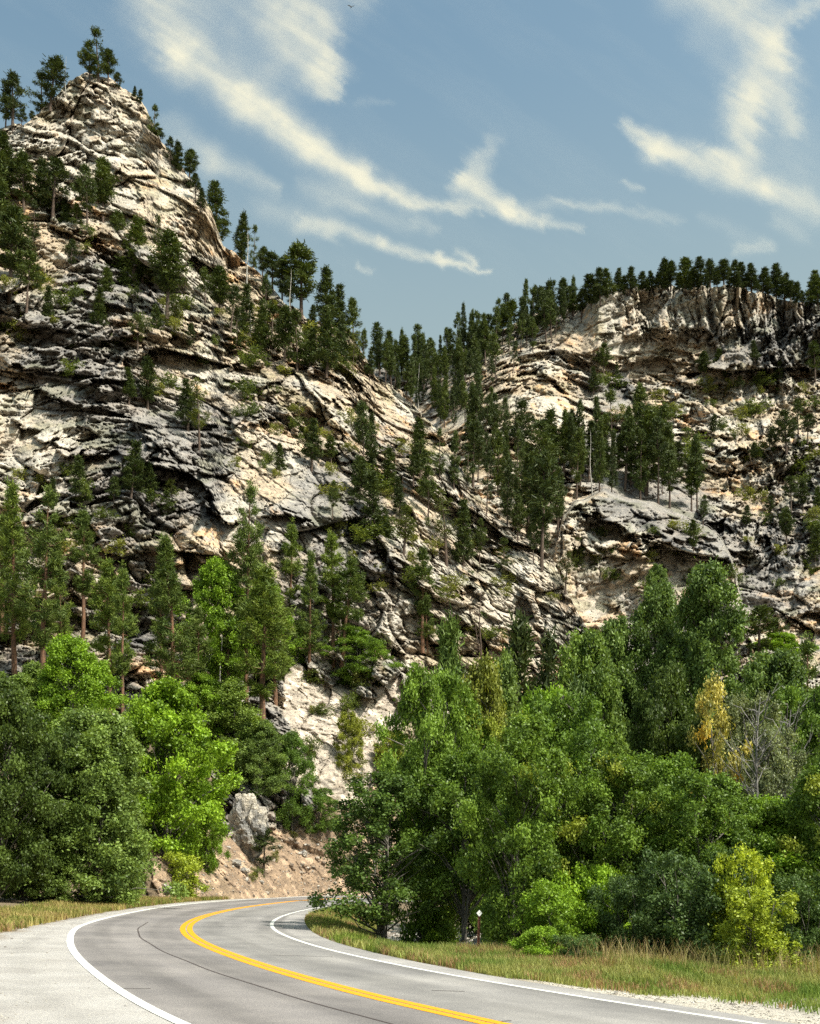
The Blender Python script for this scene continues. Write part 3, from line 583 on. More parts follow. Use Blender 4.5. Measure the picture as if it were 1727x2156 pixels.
def pine(seed, H=14., rad=1.9, base=.25, limbs=60, tufts=7, nper=14, nl=.34, nw=.035, shape='ponderosa', gap=.25, hue=0.):
    """ponderosa pine: (trunk mesh, crown mesh); every tuft is a star of needle blades on a limb"""
    global rng; rng = np.random.default_rng(seed)
    T = Parts(); zs = np.linspace(0, H, 12); bend = rng.standard_normal(2) * .022 * H
    cx = bend[0] * (zs / H) ** 2 + np.sin(zs * .7 + seed) * .05; cy = bend[1] * (zs / H) ** 2
    r0 = .0155 * H; T.add(*tube(np.c_[cx, cy, zs], r0 * (1 - zs / H * .96) ** .85 + .008, 8))
    cen = []; dirs = []; ctr = np.array([0, 0, 0.])
    prof = {'ponderosa': lambda t: (min(1, t / .30) ** .6) * (1 - max(0, t - .3) / .7) ** .62, 'spire': lambda t: (1 - t) ** .8 * min(1, t / .08 + .3)}[shape]
    ga = 2.4; ang = rng.random() * 6; bands = vnoise(np.c_[np.linspace(0, 9, 60), np.full(60, seed * 3.1), np.zeros(60)], 5)
    for k in range(limbs):
        t = (k + rng.random()) / limbs
        if bands[int(t * 59)] < gap: 
            if rng.random() < .75: continue
        z = H * (base + (1 - base) * t * .985); ang += ga + rng.standard_normal() * .4
        L_ = rad * max(.12, prof(t)) * (.62 + .6 * rng.random()); lift = .05 + .45 * t + rng.standard_normal() * .12
        x0 = np.interp(z, zs, cx); y0 = np.interp(z, zs, cy); d = np.array([math.cos(ang), math.sin(ang), lift * .8])
        q = [np.array([x0, y0, z]) + d * L_ * u + np.array([0, 0, -.10 * L_ * math.sin(u * 3.1) + .10 * L_ * u * u]) for u in (0, .35, .7, 1)]
        T.add(*tube(q, [.018 * L_ + .012, .014 * L_ + .008, .009 * L_ + .006, .006], 4))
        m = max(3, int(tufts * (.5 + L_ / rad)))
        for _ in range(m):
            u = .28 + .76 * rng.random() ** .75; i = min(2, int(u * 3)); f = u * 3 - i
            p = q[i] * (1 - f) + q[min(3, i + 1)] * f; side = np.array([-math.sin(ang), math.cos(ang), 0])
            p = p + side * rng.standard_normal() * .22 * L_ * u + np.array([0, 0, rng.random() * .16 * L_ - .02 * L_]); cen.append(p); dirs.append(d + side * rng.standard_normal() * .5 + [0, 0, .5])
    for _ in range(int(limbs * .25)): cen.append(np.array([cx[-1], cy[-1], H]) + rng.standard_normal(3) * [.10 * rad, .10 * rad, .22 * rad] - [0, 0, .22 * rad]); dirs.append(np.array([0, 0, 1.]))
    cen = np.array(cen); dirs = np.array(dirs); dirs /= np.linalg.norm(dirs, axis=1)[:, None]; n = len(cen)
    c = np.repeat(cen, nper, 0) + rng.standard_normal((n * nper, 3)) * nl * .42; v = rng.standard_normal((n * nper, 3)) + np.repeat(dirs, nper, 0) * .9; v /= np.linalg.norm(v, axis=1)[:, None]
    w = np.cross(v, rng.standard_normal((n * nper, 3))); w /= np.linalg.norm(w, axis=1)[:, None]; ll = nl * (.7 + .6 * rng.random((n * nper, 1)))
    V = np.stack([c - w * nw, c + w * nw, c + v * ll + w * nw * .5, c + v * ll - w * nw * .5], 1).reshape(-1, 3)
    g = np.repeat(rng.random(n), nper)[:, None]; Cc = np.array([.055, .090, .024]) * (1 - g) + np.array([.150, .195, .042]) * g; Cc = Cc * (.8 + .4 * rng.random((n * nper, 1)))
    Cc = Cc * [1 + hue, 1 + hue * .5, 1] * ([.92, 1.02, .95] if nper > 12 else .60)
    K = Parts(); K.add(V, np.arange(4 * n * nper).reshape(-1, 4), Cc)
    return T.mesh('trunk', M_BARKP if nper > 12 else M_BARKF, True), K.mesh('crown', M_NEEDLE), H, 2 * float(np.percentile(np.abs(V[:, 0]), 94))

def broadleaf(seed, H=9., rad=3.2, base=.08, clusters=95, per=420, leaf=.085, cols=((.05,.10,.018),(.11,.18,.03)), form='round', trunks=1, spread=.55, sparse=0., droop=0., stick=.35):
    """broad-leaved tree or bush: trunk and limbs, and a crown of separate leaves gathered on twigs"""
    global rng; rng = np.random.default_rng(seed)
    T = Parts(); K = Parts(); cols = np.array(cols)
    stems = []
    for s_ in range(trunks):
        a = rng.random() * 6.28; rr = spread * rad * .35 * (trunks > 1); zs = np.linspace(0, 1, 8); lean = rng.standard_normal(2) * .10 * rad
        P = np.c_[np.cos(a) * rr * (.3 + zs) + lean[0] * zs ** 2 + .05 * np.sin(zs * 9 + s_), np.sin(a) * rr * (.3 + zs) + lean[1] * zs ** 2, zs * H * .86]
        r0 = .017 * H / math.sqrt(trunks); T.add(*tube(P, r0 * (1 - zs * .9) + .008, 7)); stems.append(P)
    def env(t):   # crown radius by height
        if form == 'round': return math.sin(math.pi * min(1, max(.04, t * .86 + .12))) ** .7
        if form == 'column': return (min(1, t / .12 + .25)) * (1 - t ** 3) ** .6 * .95
        if form == 'cone': return (1 - t) ** .75 * min(1, t / .1 + .5)
        return (1 - t * .6) * min(1, t / .08 + .5)
    cc = []; cr = []
    clusters = int(clusters * 1.3); per = per * .80; leaf *= .90; cols = cols * np.array([.62, 1.42, 1.25][:len(cols)])[:, None]
    for k in range(clusters):
        t = (k + rng.random()) / clusters; t = t ** .85; a = rng.random() * 6.28; e = env(t) * rad
        f = (.35 + .68 * math.sqrt(rng.random())) if rng.random() < .85 else rng.random() * .5
        lob = .55 + .85 * fbm(np.array([[math.cos(a) * 1.5 + seed * 1.37, math.sin(a) * 1.5, t * 3.2]]), 2, 3)[0]
        if rng.random() < .14: lob *= 1.15 + .35 * rng.random()
        z = H * (base + (1 - base) * t); P = stems[k % trunks]
        c = np.array([np.interp(z, P[:, 2], P[:, 0]) + math.cos(a) * e * f * lob, np.interp(z, P[:, 2], P[:, 1]) + math.sin(a) * e * f * lob, z]); cc.append(c)
        cr.append(rad * (.07 + .12 * rng.random() ** 1.3) * (1 - .35 * t))
        if rng.random() < stick:
            z0 = max(H * base * .5, z - (.5 + .5 * rng.random()) * e * 1.1); q0 = np.array([np.interp(z0, P[:, 2], P[:, 0]), np.interp(z0, P[:, 2], P[:, 1]), z0]); mid = (q0 + c) / 2 + rng.standard_normal(3) * .06 * rad + [0, 0, .06 * rad]
            T.add(*tube([q0, mid, c], [.0055 * H, .0035 * H, .006], 4))
    cc = np.array(cc); cr = np.array(cr); n = len(cc); tw = max(4, int(per // 14)); leaf *= 1.22
    # twigs on each cluster, then leaves along each twig
    keep = rng.random((n, tw)) > sparse; ci = np.repeat(np.arange(n), tw)[keep.ravel()]
    d = orient(0, len(ci), .25); tp = cc[ci] + d * cr[ci][:, None] * (.5 + .8 * rng.random((len(ci), 1)) ** 1.5) * [1.2, 1.2, .8]
    m = 14; ti = np.repeat(np.arange(len(ci)), m); lp = tp[ti] + rng.standard_normal((len(ti), 3)) * leaf * 1.9 - np.array([0, 0, droop]) * rng.random((len(ti), 1))
    nr = d[ti] * .45 + orient(0, len(ti), .5) * 1.0; nr /= np.linalg.norm(nr, axis=1)[:, None]
    g = np.clip(np.clip(.5 + .32 * rng.standard_normal(n), 0, 1)[ci][ti] * .6 + .5 * rng.random(len(ti)), 0, 1); C = cols[0] * (1 - g[:, None]) + cols[1] * g[:, None]
    if len(cols) > 2: y = (rng.random(n) < .07)[ci][ti]; C[y] = cols[2] * (.8 + .4 * rng.random((y.sum(), 1)))
    V, Fc = leaves(lp, nr, leaf, .58); K.add(V, Fc, C)
    return T.mesh('trunk', M_BARKD, True), K.mesh('crown', M_LEAF), H, 2 * float(np.percentile(np.abs(V[:, 0]), 94))
def bare(seed, H=9., n=26, m=None, spread=.28, lean=0., up=.6, sub=3, one=False):
    """dead tree: (trunk mesh, branches mesh)"""
    global rng; rng = np.random.default_rng(seed); T = Parts(); B_ = T if one else Parts(); zs = np.linspace(0, 1, 12)
    P = np.c_[lean * H * zs ** 1.3 + .012 * H * np.sin(zs * 7 + seed), .01 * H * np.cos(zs * 5), zs * H]; T.add(*tube(P, .012 * H * (1 - zs * .92) + .004, 7))
    for k in range(n):
        t = .25 + .72 * (k + rng.random()) / n; a = rng.random() * 6.28; p = np.array([np.interp(t, zs, P[:, i]) for i in range(3)]); L_ = H * spread * (1.1 - t) * (.4 + .9 * rng.random())
        d = np.array([math.cos(a), math.sin(a), up * (.3 + rng.random())]); q = [p + d * L_ * u + rng.standard_normal(3) * .05 * L_ * (u > 0) + [0, 0, .1 * L_ * u * u] for u in (0, .33, .66, 1)]
        B_.add(*tube(q, [.0034 * H, .0024 * H, .0015 * H, .003], 4))
        for _ in range(sub):
            i = rng.integers(1, 4); e = d + rng.standard_normal(3) * .6; B_.add(*tube([q[i], q[i] + e * L_ * .22, q[i] + e * L_ * .42 + [0, 0, .05 * L_]], [.0016 * H, .001 * H, .002], 3))
    if one: return T.mesh('dead_tree', m, True), H
    return T.mesh('trunk', m, True), B_.mesh('branches', m, True), H, H * spread
def plant(name, kit, loc, h, label, cat, group=None, rz=None, wide=1., part2='crown', tilt=None):
    tm, cm, H = kit[:3]; k = h / H; o = empty(name, loc, random.random() * 6.28 if rz is None else rz, (k * wide, k * wide, k))
    if tilt: o.rotation_euler = (tilt[0], tilt[1], o.rotation_euler[2] if len(tilt) < 3 else tilt[2])
    tag(o, label, cat, group)
    a = link('trunk', tm, o); b = link(part2, cm, o); return o

# ------------------------------------------------------------------ pines on the rock
FARP = [pine(100 + k, 14, (1.75, 2.1, 1.5, 2.3, 1.8, 1.35)[k % 6], (.16, .28, .12, .34, .2, .1, .4)[k % 7], 52, 6, 11, .50, .065, 'ponderosa' if k % 4 else 'spire', (.2, .34, .28, .38, .18, .25)[k % 6]) for k in range(14)]
LANK = [pine(140 + k, 14, (1.6, 1.3, 1.8)[k], (.40, .45, .35)[k], 34, 5, 9, .50, .05, 'ponderosa', .36, .3) for k in range(3)]
PON = [FARP[k] for k in range(14) if k % 4]
RIM = [FARP[k] for k in (0, 2, 4, 5, 8, 10, 11)]
NEARP = [pine(160 + k, 18, (2.1, 2.5, 1.8, 2.3)[k], (.30, .24, .38, .34)[k], 78, 9, 17, .36, .034, 'ponderosa' if k != 1 else 'spire', (.34, .24, .40, .32)[k], .22) for k in range(4)]
ORD = ('first second third fourth fifth sixth seventh eighth ninth tenth eleventh twelfth thirteenth fourteenth fifteenth sixteenth seventeenth eighteenth nineteenth twentieth').split()
ORD += ['twenty-' + w for w in ORD[:9]] + ['thirtieth'] + ['thirty-' + w for w in ORD[:9]] + ['fortieth'] + ['forty-' + w for w in ORD[:9]] + ['fiftieth']
def grow(zone, where, items, kits=FARP, group=None, cat='pine tree', name='pine_tree', look='dark pine'):
    """items: (px, top, base[, width]) in picture units, standing on the rock"""
    items = sorted(items, key=lambda q: q[0])
    for n, it in enumerate(items):
        px, top, bs = it[:3]; kit = kits[(n * 7 + int(px)) % len(kits)]; p = surf(px, bs); h = (bs - top) * p[1] / F
        lab = f'{look} {where}' if len(items) == 1 else f'{look} {where}, {ORD[n]} from left'
        wd = 1.0
        if len(it) > 3:
            wd = np.clip(it[3] * p[1] / F / kit[3] / (h / kit[2]), .6, 1.9)
        plant(name, kit, (p[0], p[1], p[2] - .25), h, lab, cat, group or 'pines ' + zone, wide=float(wd) * random.uniform(.72, 1.02) * (1.25 if kits is RIM else 1), tilt=(random.gauss(0, .025), random.gauss(0, .03)))
def fill(poly, n, h0, h1, seed, mind=9):
    r = np.random.default_rng(seed); xs = [q[0] for q in poly]; ys = [q[1] for q in poly]; out = []; tries = 0
    while len(out) < n and tries < 6000:
        tries += 1; x = r.uniform(min(xs), max(xs)); y = r.uniform(min(ys), max(ys))
        if not inpoly(poly, np.array([x]), np.array([y]))[0] or any(abs(x - a) < mind and abs(y - b) < mind * 1.2 for a, _, b in out): continue
        out.append((x, y - r.uniform(h0, h1), y))
    return out
grow('on the peak', 'standing against the sky on the left peak', kits=PON, items=[(28,148,275,50),(12,185,280,40),(45,225,275,30),(68,230,262,26),(105,120,232,66),(88,150,240,40),(207,62,172,92),(190,92,178,50),(228,100,180,50),(247,148,190,34),(283,180,208,18),(294,183,218,16),(322,214,292,26),(338,266,305,20)], look='green pine')
grow('on the right edge of the peak', 'on the steep skyline just below the left peak', [(357,284,345,34),(376,300,362,34),(398,312,388,48),(412,366,425,38),(424,392,440,22),(457,388,522,58),(509,448,556,40),(534,474,575,26)])
grow('on the falling ridge', 'along the ridge falling from the left peak to the notch', [(552,518,596,38),(573,530,610,36),(594,545,655,36),(612,560,668,40),(636,515,690,74),(655,640,700,34),(690,560,700,46),(715,600,720,34),(743,624,748,34),(764,694,775,24),(778,735,800,22)])
grow('on the slope behind the peak', 'on the far left slope below the peak', [(12,278,410,62),(50,325,450,54),(88,336,462,40),(112,332,470,70),(140,400,490,40),(20,440,640,80),(55,520,660,60),(-6,330,520,70),(72,420,520,36)], look='ragged green pine')
grow('in front of the pale crag', 'in front of the pale crag under the peak', [(183,340,480,40),(217,333,468,46),(160,430,500,40),(252,440,560,50),(282,452,584,52),(300,490,596,40),(352,488,668,54),(330,452,600,26)], kits=FARP + LANK, look='loose green pine')
grow('on the gullied right flank', 'on the broken flank right of the crag', [(432,560,640,30),(462,560,670,40),(486,600,700,36),(498,650,748,50),(520,600,700,40),(548,640,742,34),(572,640,745,50),(600,648,760,44),(626,655,780,56),(652,690,790,40),(688,640,792,54),(715,660,800,36),(741,700,800,24),(560,580,700,28)], kits=FARP + LANK)
grow('high on the left wall', 'on the ledges of the upper left wall', [(100,600,690,36),(205,600,690,40),(290,660,740,34),(230,560,640,28),(400,680,740,26),(312,750,860,48),(272,770,850,34),(150,500,570,24),(330,640,720,22),(370,620,700,26)], kits=LANK + FARP, look='small pine')
grow('on the middle of the left wall', 'halfway up the rock face of the left wall', [(396,795,905,50),(420,800,960,40),(275,925,1050,50),(170,958,1075,52),(320,970,1060,36),(366,1010,1120,50),(345,1030,1110,36),(655,878,992,52),(697,915,985,32),(765,842,1010,50),(784,870,1000,30),(885,880,1010,44),(590,930,1000,26),(240,1000,1080,26),(110,1000,1080,30)], kits=LANK + FARP, look='olive green pine')
grow('on the lower spur', 'on the lower spur in the middle of the canyon', [(757,960,1130,50),(790,990,1140,60),(820,940,1040,34),(850,1060,1185,56),(842,1000,1090,34),(902,980,1110,44),(940,1030,1190,60),(925,900,1010,28),(955,905,1030,26),(975,1050,1190,44),(1010,1090,1190,30),(810,1080,1180,30),(735,1050,1130,34),(870,930,1020,30),(700,1010,1090,24),(1060,1130,1210,30)], kits=FARP + LANK)
grow('in the notch', 'crowded together in the dark notch between the two hills', fill([(786,762),(860,782),(905,770),(940,765),(935,850),(975,905),(930,900),(890,872),(850,840),(800,810)], 44, 62, 105, 5, 7) + [(800,682,790,38),(820,700,800,30),(850,705,800,30),(905,720,800,26),(880,740,800,26)])
grow('on the shaded slope', 'packed on the shaded slope right of the notch', fill([(945,745),(1010,722),(1080,695),(1150,660),(1225,650),(1200,700),(1150,740),(1060,800),(1010,850),(968,900),(950,860)], 50, 62, 105, 6, 8))
grow('up the ridge to the cliff', 'on the skyline climbing to the pale cliff', [(950,692,765,24),(1000,686,745,26),(1028,660,742,32),(1045,672,735,26),(1072,632,722,34),(1100,622,710,30),(1122,605,700,32),(1150,600,690,34),(1160,588,680,30),(1186,586,672,40),(1205,600,670,30),(1224,610,675,34),(985,700,760,22)])
grow('along the rim', 'standing in the row along the cliff top', kits=RIM, look='dark pine', items=[(1245,575,650,34),(1264,560,640,48),(1285,565,636,34),(1302,562,622,34),(1325,560,618,30),(1350,570,614,34),(1372,566,612,36),(1396,546,612,30),(1412,550,612,34),(1443,538,612,36),(1460,556,612,24),(1478,542,610,28),(1496,544,608,36),(1524,545,606,40),(1546,546,608,32),(1562,552,610,30),(1582,552,614,34),(1605,562,620,26),(1634,555,628,46),(1652,575,632,30),(1676,592,640,36),(1705,570,648,40),(1722,575,650,34),(1690,610,645,24),(1255,600,645,30),(1275,585,632,26),(1312,580,620,30),(1338,585,616,26),(1361,585,614,24),(1385,575,612,30),(1404,570,612,22),(1430,572,612,26),(1452,575,612,30),(1469,580,612,22),(1487,570,610,30),(1510,568,608,30),(1535,566,608,34),(1554,575,610,26),(1572,572,612,30),(1593,580,616,34),(1618,582,624,40),(1664,588,636,34)])
grow('in the gully', 'filling the gully left of the tawny buttress', fill([(975,900),(1040,900),(1075,960),(1120,1040),(1185,1090),(1165,1180),(1110,1190),(1060,1130),(1000,1060),(965,1000)], 30, 95, 150, 8, 15) + [(1095,840,990,50),(1130,880,1060,60),(1160,860,1000,44),(1140,950,1200,56),(1110,960,1150,50),(995,890,1030,50)])
grow('on the bench', 'on the bench above the tawny buttress', fill([(1160,1000),(1210,960),(1300,950),(1400,960),(1440,1060),(1470,1080),(1340,1052),(1260,1035),(1190,1060)], 24, 95, 165, 9, 14) + [(1200,870,1010,44),(1240,880,1010,40),(1290,822,1000,50),(1350,808,990,40),(1360,860,1040,50),(1385,880,1060,50),(1410,950,1070,44),(1455,980,1075,34),(1315,880,1030,44)])
grow('on the right hand slope', 'scattered over the pale slope below the cliff', [(1270,720,790,30),(1250,770,830,40),(1300,760,810,26),(1345,690,760,16),(1480,740,800,30),(1510,735,810,40),(1530,745,800,34),(1590,715,770,26),(1640,760,800,30),(1715,720,800,36),(1655,860,960,50),(1680,840,920,40),(1625,900,965,34),(1585,930,975,26),(1700,870,930,34),(1460,1090,1160,34),(1480,1040,1110,20),(1665,1000,1075,36),(1690,1010,1080,34),(1655,1070,1150,40),(1722,1020,1100,30),(1715,1100,1180,34),(1620,1040,1090,24),(1570,1060,1110,20),(1430,930,990,20),(1560,790,830,18),(1500,870,915,14)], kits=FARP, look='small dark pine')
grow('at the foot of the buttress', 'at the foot of the tawny rock buttress', [(1215,1130,1230,44),(1190,1160,1250,30),(1375,1190,1300,34),(1255,1160,1240,20)], kits=LANK, look='thin pine')
#@@NEAR
# ------------------------------------------------------------------ near trees and bushes
ASH = ((.032,.066,.018),(.10,.16,.035)); BOX = ((.055,.115,.018),(.165,.255,.038)); BRI = ((.08,.16,.014),(.21,.33,.03)); WIL = ((.10,.135,.06),(.24,.27,.13))
COT = ((.045,.095,.024),(.15,.22,.05)); YEL_ = ((.12,.19,.02),(.36,.42,.045)); GLD = ((.14,.17,.03),(.50,.43,.12),(.52,.34,.05)); OLV = ((.11,.15,.020),(.25,.27,.045))
MIX = ((.052,.105,.016),(.165,.25,.036),(.24,.28,.04))
K_ = dict(
 ash=broadleaf(201, 6, 1.6, .16, 90, 260, .050, ASH, 'column', 3, .5, .15, stick=.7),
 box1=broadleaf(202, 8, 2.9, .03, 130, 400, .062, MIX, 'round', 3), box2=broadleaf(203, 8, 2.7, .03, 130, 400, .062, BOX, 'round', 2), box3=broadleaf(204, 8, 2.8, .02, 130, 400, .060, ((.05,.105,.018),(.14,.225,.035)), 'round', 3),
 high=broadleaf(220, 7, 2.3, .30, 90, 400, .060, BOX, 'round', 3, .4, .1, stick=.8),
 bri=broadleaf(205, 6, 2.3, .02, 110, 360, .058, BRI, 'round', 3), bush=broadleaf(206, 2.4, 1.5, .0, 60, 300, .045, BRI, 'dome', 5, .9), bushd=broadleaf(207, 2.6, 1.5, .0, 60, 300, .040, ((.05,.10,.03),(.11,.17,.05)), 'dome', 5, .9),
 sumac=broadleaf(208, 3, 1.1, .0, 60, 260, .045, YEL_, 'dome', 4, .9, .15, .12), cot1=broadleaf(209, 16, 3.2, .10, 190, 420, .085, COT, 'column', 2, .3, .12, stick=.5), cot2=broadleaf(210, 12, 3.0, .08, 170, 420, .085, COT, 'round', 2, .4, .08),
 will=broadleaf(211, 9, 2.8, .05, 120, 380, .062, WIL, 'column', 3, .6, .2, stick=.6), gold=broadleaf(212, 8, 2.0, .1, 60, 200, .070, GLD, 'column', 1, .5, .3), birch=broadleaf(213, 9, 3.4, .02, 150, 420, .072, ((.065,.115,.03),(.19,.265,.06)), 'cone', 3),
 brig2=broadleaf(214, 9, 3.1, .03, 130, 420, .080, BRI, 'round', 3), dark=broadleaf(215, 11, 4.0, .05, 150, 440, .085, ((.025,.05,.014),(.085,.125,.028)), 'round', 2), oliv=broadleaf(216, 7, 2.0, .05, 90, 320, .070, OLV, 'column', 2, .5, .1),
 shrub=broadleaf(217, 2, 1.5, .0, 18, 90, .11, ((.05,.085,.02),(.11,.14,.03)), 'dome', 4, .9, .35), shruby=broadleaf(218, 2, 1.5, .0, 16, 90, .11, ((.09,.11,.02),(.17,.18,.04)), 'dome', 4, .9, .4), bot=broadleaf(219, 3, 1.4, .0, 50, 180, .07, YEL_, 'dome', 4, .9, .2))
def near(kit, px, D, top, wpx, label, cat='tree', name='broadleaf_tree', group=None, sink=.08, z=None):
    x = (px - CX) * D / F; z0 = float(ground_z(x, D)[0]) if z is None else z; h = (YH - top) * D / F + CAMH - z0
    k = K_[kit] if isinstance(kit, str) else kit; wd = np.clip(wpx * D / F / k[3] / (h / k[2]), .5, 2.2)
    return plant(name, k, (x, D, z0 - sink), h + sink, label, cat, group, wide=float(wd))
def onrock(kit, px, bs, top, wpx, label, cat='tree', name='broadleaf_tree', group=None, sink=.3, **kw):
    p = surf(px, bs); h = (bs - top) * p[1] / F + sink; k = K_[kit] if isinstance(kit, str) else kit; wd = np.clip(wpx * p[1] / F / k[3] / (h / k[2]), .38, 2.4)
    return plant(name, k, (p[0], p[1], p[2] - sink), h, label, cat, group, wide=float(wd), **kw)
# inside of the bend and the thicket right of it
GR = 'trees of the roadside thicket'
near('ash', 806, 42, 1632, 215, 'small dark green tree with three thin trunks standing by itself inside the road bend', 'tree')
near('high', 895, 47, 1560, 200, 'yellowish green tree just behind the small dark tree of the bend', group=GR)
near('high', 975, 42, 1590, 210, 'leafy tree with twiggy dark lower branches left of the white topped post', group=GR)
near('box1', 1075, 36, 1520, 230, 'broad green tree behind the white topped post', group=GR)
near('box3', 1185, 38, 1480, 220, 'deep green tree of the thicket, second to the right of the white topped post', group=GR)
near('box1', 1290, 36, 1600, 240, 'light green tree low in the middle of the roadside thicket', group=GR)
near('box3', 1395, 38, 1600, 230, 'green tree under the tall cottonwood, standing in shade', group=GR)
near('box2', 1490, 35, 1640, 220, 'yellow green tree below the golden leaved tree', group=GR)
near('brig2', 1590, 36, 1690, 240, 'brightest green tree of the thicket, above the yellow sumac', group=GR)
near('dark', 1720, 38, 1660, 220, 'dark tree at the right edge of the photo behind the dry grass', group=GR)
near('box1', 1800, 34, 1560, 240, 'tree leaning into the photo at its right edge', group=GR)
near('box2', 905, 44, 1420, 170, 'tall yellow green tree right of the pale scree chute', group=GR)
near('box1', 1010, 47, 1500, 200, 'green tree in the second row behind the white topped post', group=GR)
near('brig2', 1140, 50, 1470, 190, 'tree in the second row left of the round topped young pine', group=GR)
near('cot2', 1235, 56, 1345, 160, 'broad cottonwood, left one of the pair left of the tallest tree', group=GR)
near('cot2', 1310, 60, 1318, 140, 'broad cottonwood, right one of the pair left of the tallest tree', group=GR)
near('cot1', 1400, 60, 1245, 130, 'left stem of the tallest cottonwood, darker and a little lower', group=GR)
near('cot1', 1480, 58, 1205, 150, 'tallest cottonwood, its top reaching in front of the tawny rock', group=GR)
near('dark', 1390, 50, 1420, 170, 'very dark tree in the shade below the tallest cottonwood', group=GR)
near('will', 1575, 50, 1480, 150, 'grey green willow around the bare grey tree', group=GR)
near('will', 1655, 46, 1540, 150, 'grey green willow right of the bare grey tree', group=GR)
near('box2', 1700, 52, 1460, 170, 'bright tree at the right edge above the dark one', group=GR)
near('cot2', 1640, 75, 1385, 190, 'distant green tree behind the bare grey tree', group=GR)
near('gold', 1508, 47, 1438, 62, 'slim tree with golden autumn leaves', 'tree')
near('oliv', 1010, 62, 1400, 70, 'narrow yellow green tree under the burnt leaning snag', group=GR)
near('birch', 1075, 66, 1400, 130, 'light green tree behind the thicket right of the burnt snag', group=GR)
near('bush', 1165, 32, 1865, 150, 'bright green bush beside the white topped post', 'bush', 'leafy_bush')
near('bush', 1245, 33.5, 1835, 150, 'bright green bush at the thicket edge behind the dry grass', 'bush', 'leafy_bush')
near('bush', 1065, 38, 1880, 120, 'low green bush just behind the white topped post', 'bush', 'leafy_bush')
near('bush', 1135, 29.5, 1955, 90, 'small green bush growing out of the verge right of the post', 'bush', 'leafy_bush')
near('bushd', 1215, 29, 1970, 80, 'small dull bush growing out of the verge grass', 'bush', 'leafy_bush')
near('bushd', 1330, 32, 1850, 150, 'dull green bush in the middle of the thicket edge', 'bush', 'leafy_bush')
near('bushd', 1450, 31, 1800, 190, 'grey green bush left of the yellow sumac', 'bush', 'leafy_bush')
near('sumac', 1590, 28.5, 1870, 130, 'yellow leaved sumac at the edge of the dry grass', 'bush', 'sumac_bush')
near('sumac', 1565, 30.5, 1790, 110, 'taller yellow green sumac behind the first', 'bush', 'sumac_bush')
near('bushd', 1690, 31, 1850, 150, 'dark low bush at the right end of the grass verge', 'bush', 'leafy_bush')
near('bush', 925, 44, 1915, 70, 'small green bush behind the trunks of the bend tree', 'bush', 'leafy_bush')
# pines behind the thicket
YP = pine(170, 9, 2.3, .02, 70, 9, 16, .34, .034, 'spire', .1, -.05)
near(YP, 1212, 45, 1452, 90, 'round topped young pine with long needles in the thicket', 'pine tree', 'pine_tree')
near(YP, 955, 85, 1322, 110, 'dense pyramid shaped conifer left of the burnt snag', 'pine tree', 'pine_tree')
near(FARP[2], 1075, 95, 1318, 90, 'dark conifer just right of the burnt snag', 'pine tree', 'pine_tree')
near(FARP[0], 1145, 90, 1350, 80, 'grey green conifer left of the pair of cottonwoods', 'pine tree', 'pine_tree')
near(NEARP[0], 1700, 90, 1350, 90, 'pine with a bare lower trunk near the right edge', 'pine tree', 'pine_tree')
onrock(FARP[1], 1595, 1400, 1275, 70, 'small pine with a bush at its foot above the bare grey tree', 'pine tree', 'pine_tree')
onrock('brig2', 1625, 1420, 1335, 110, 'round bush on the scree above the bare grey tree', 'bush', 'leafy_bush')
onrock('cot2', 1380, 1330, 1190, 50, 'spindly tree top left of the tallest cottonwood', 'tree')
# left side
GL = 'broad leaved trees on the left'
near('dark', -10, 56, 1440, 200, 'very dark tree at the left edge of the photo', group=GL)
near('dark', 45, 60, 1560, 170, 'dark leaning tree second from the left edge, over the grass', group=GL)
near('birch', 185, 62, 1512, 225, 'big grey green tree with a pointed crown beside the left verge', group=GL)
near('birch', 238, 64, 1660, 105, 'green tree right of the big pointed one at the verge', group=GL)
near('birch', 120, 61, 1700, 130, 'yellowish green bushy tree at the left verge', group=GL)
onrock('brig2', 165, 1600, 1350, 160, 'bright green tree between the red trunked pines', group=GL)
onrock('brig2', 340, 1800, 1440, 220, 'bright green tree in the middle of the left wood', group=GL)
onrock('brig2', 375, 1740, 1520, 105, 'fresh green tree above the yellow shrub', group=GL)
onrock('brig2', 438, 1832, 1650, 66, 'fresh green tree hanging over the bank left of the grey boulder', group=GL)
onrock('birch', 250, 1700, 1500, 160, 'green tree behind the pointed one', group=GL)
onrock('box3', 612, 1750, 1545, 95, 'dark green tree directly above the bank, right of the grey boulder', group=GL)
onrock('box3', 665, 1750, 1660, 80, 'low green tree on the bank between the boulder and the bend', group=GL)
onrock('birch', 500, 1640, 1440, 150, 'green tree at the foot of the big dark pine', group=GL)
onrock('birch', 540, 1670, 1520, 100, 'green tree above and behind the grey boulder', group=GL)
onrock('brig2', 470, 1440, 1190, 130, 'tall green bush growing below the deep overhang', group=GL)
onrock('brig2', 560, 1420, 1230, 100, 'dark green bush behind the tall pine under the overhang', group=GL)
onrock('box3', 745, 1440, 1330, 130, 'wide dark green tree on the crest above the pale chute', group=GL)
onrock('bri', 640, 1400, 1310, 70, 'yellow green sapling left of the pale chute', group=GL)
onrock('oliv', 735, 1620, 1500, 50, 'thin yellow green sapling standing in the pale chute', group=GL)
onrock('oliv', 820, 1650, 1540, 60, 'thin yellow green sapling right of the pale chute', group=GL)
onrock('bot', 380, 1885, 1800, 80, 'yellow leaved shrub low on the bank', 'shrub', 'shrub')
onrock('birch', 100, 1560, 1400, 120, 'mid green tree below the first red trunked pine', group=GL)
onrock('birch', 30, 1580, 1420, 140, 'green tree behind the very dark one at the left edge', group=GL)
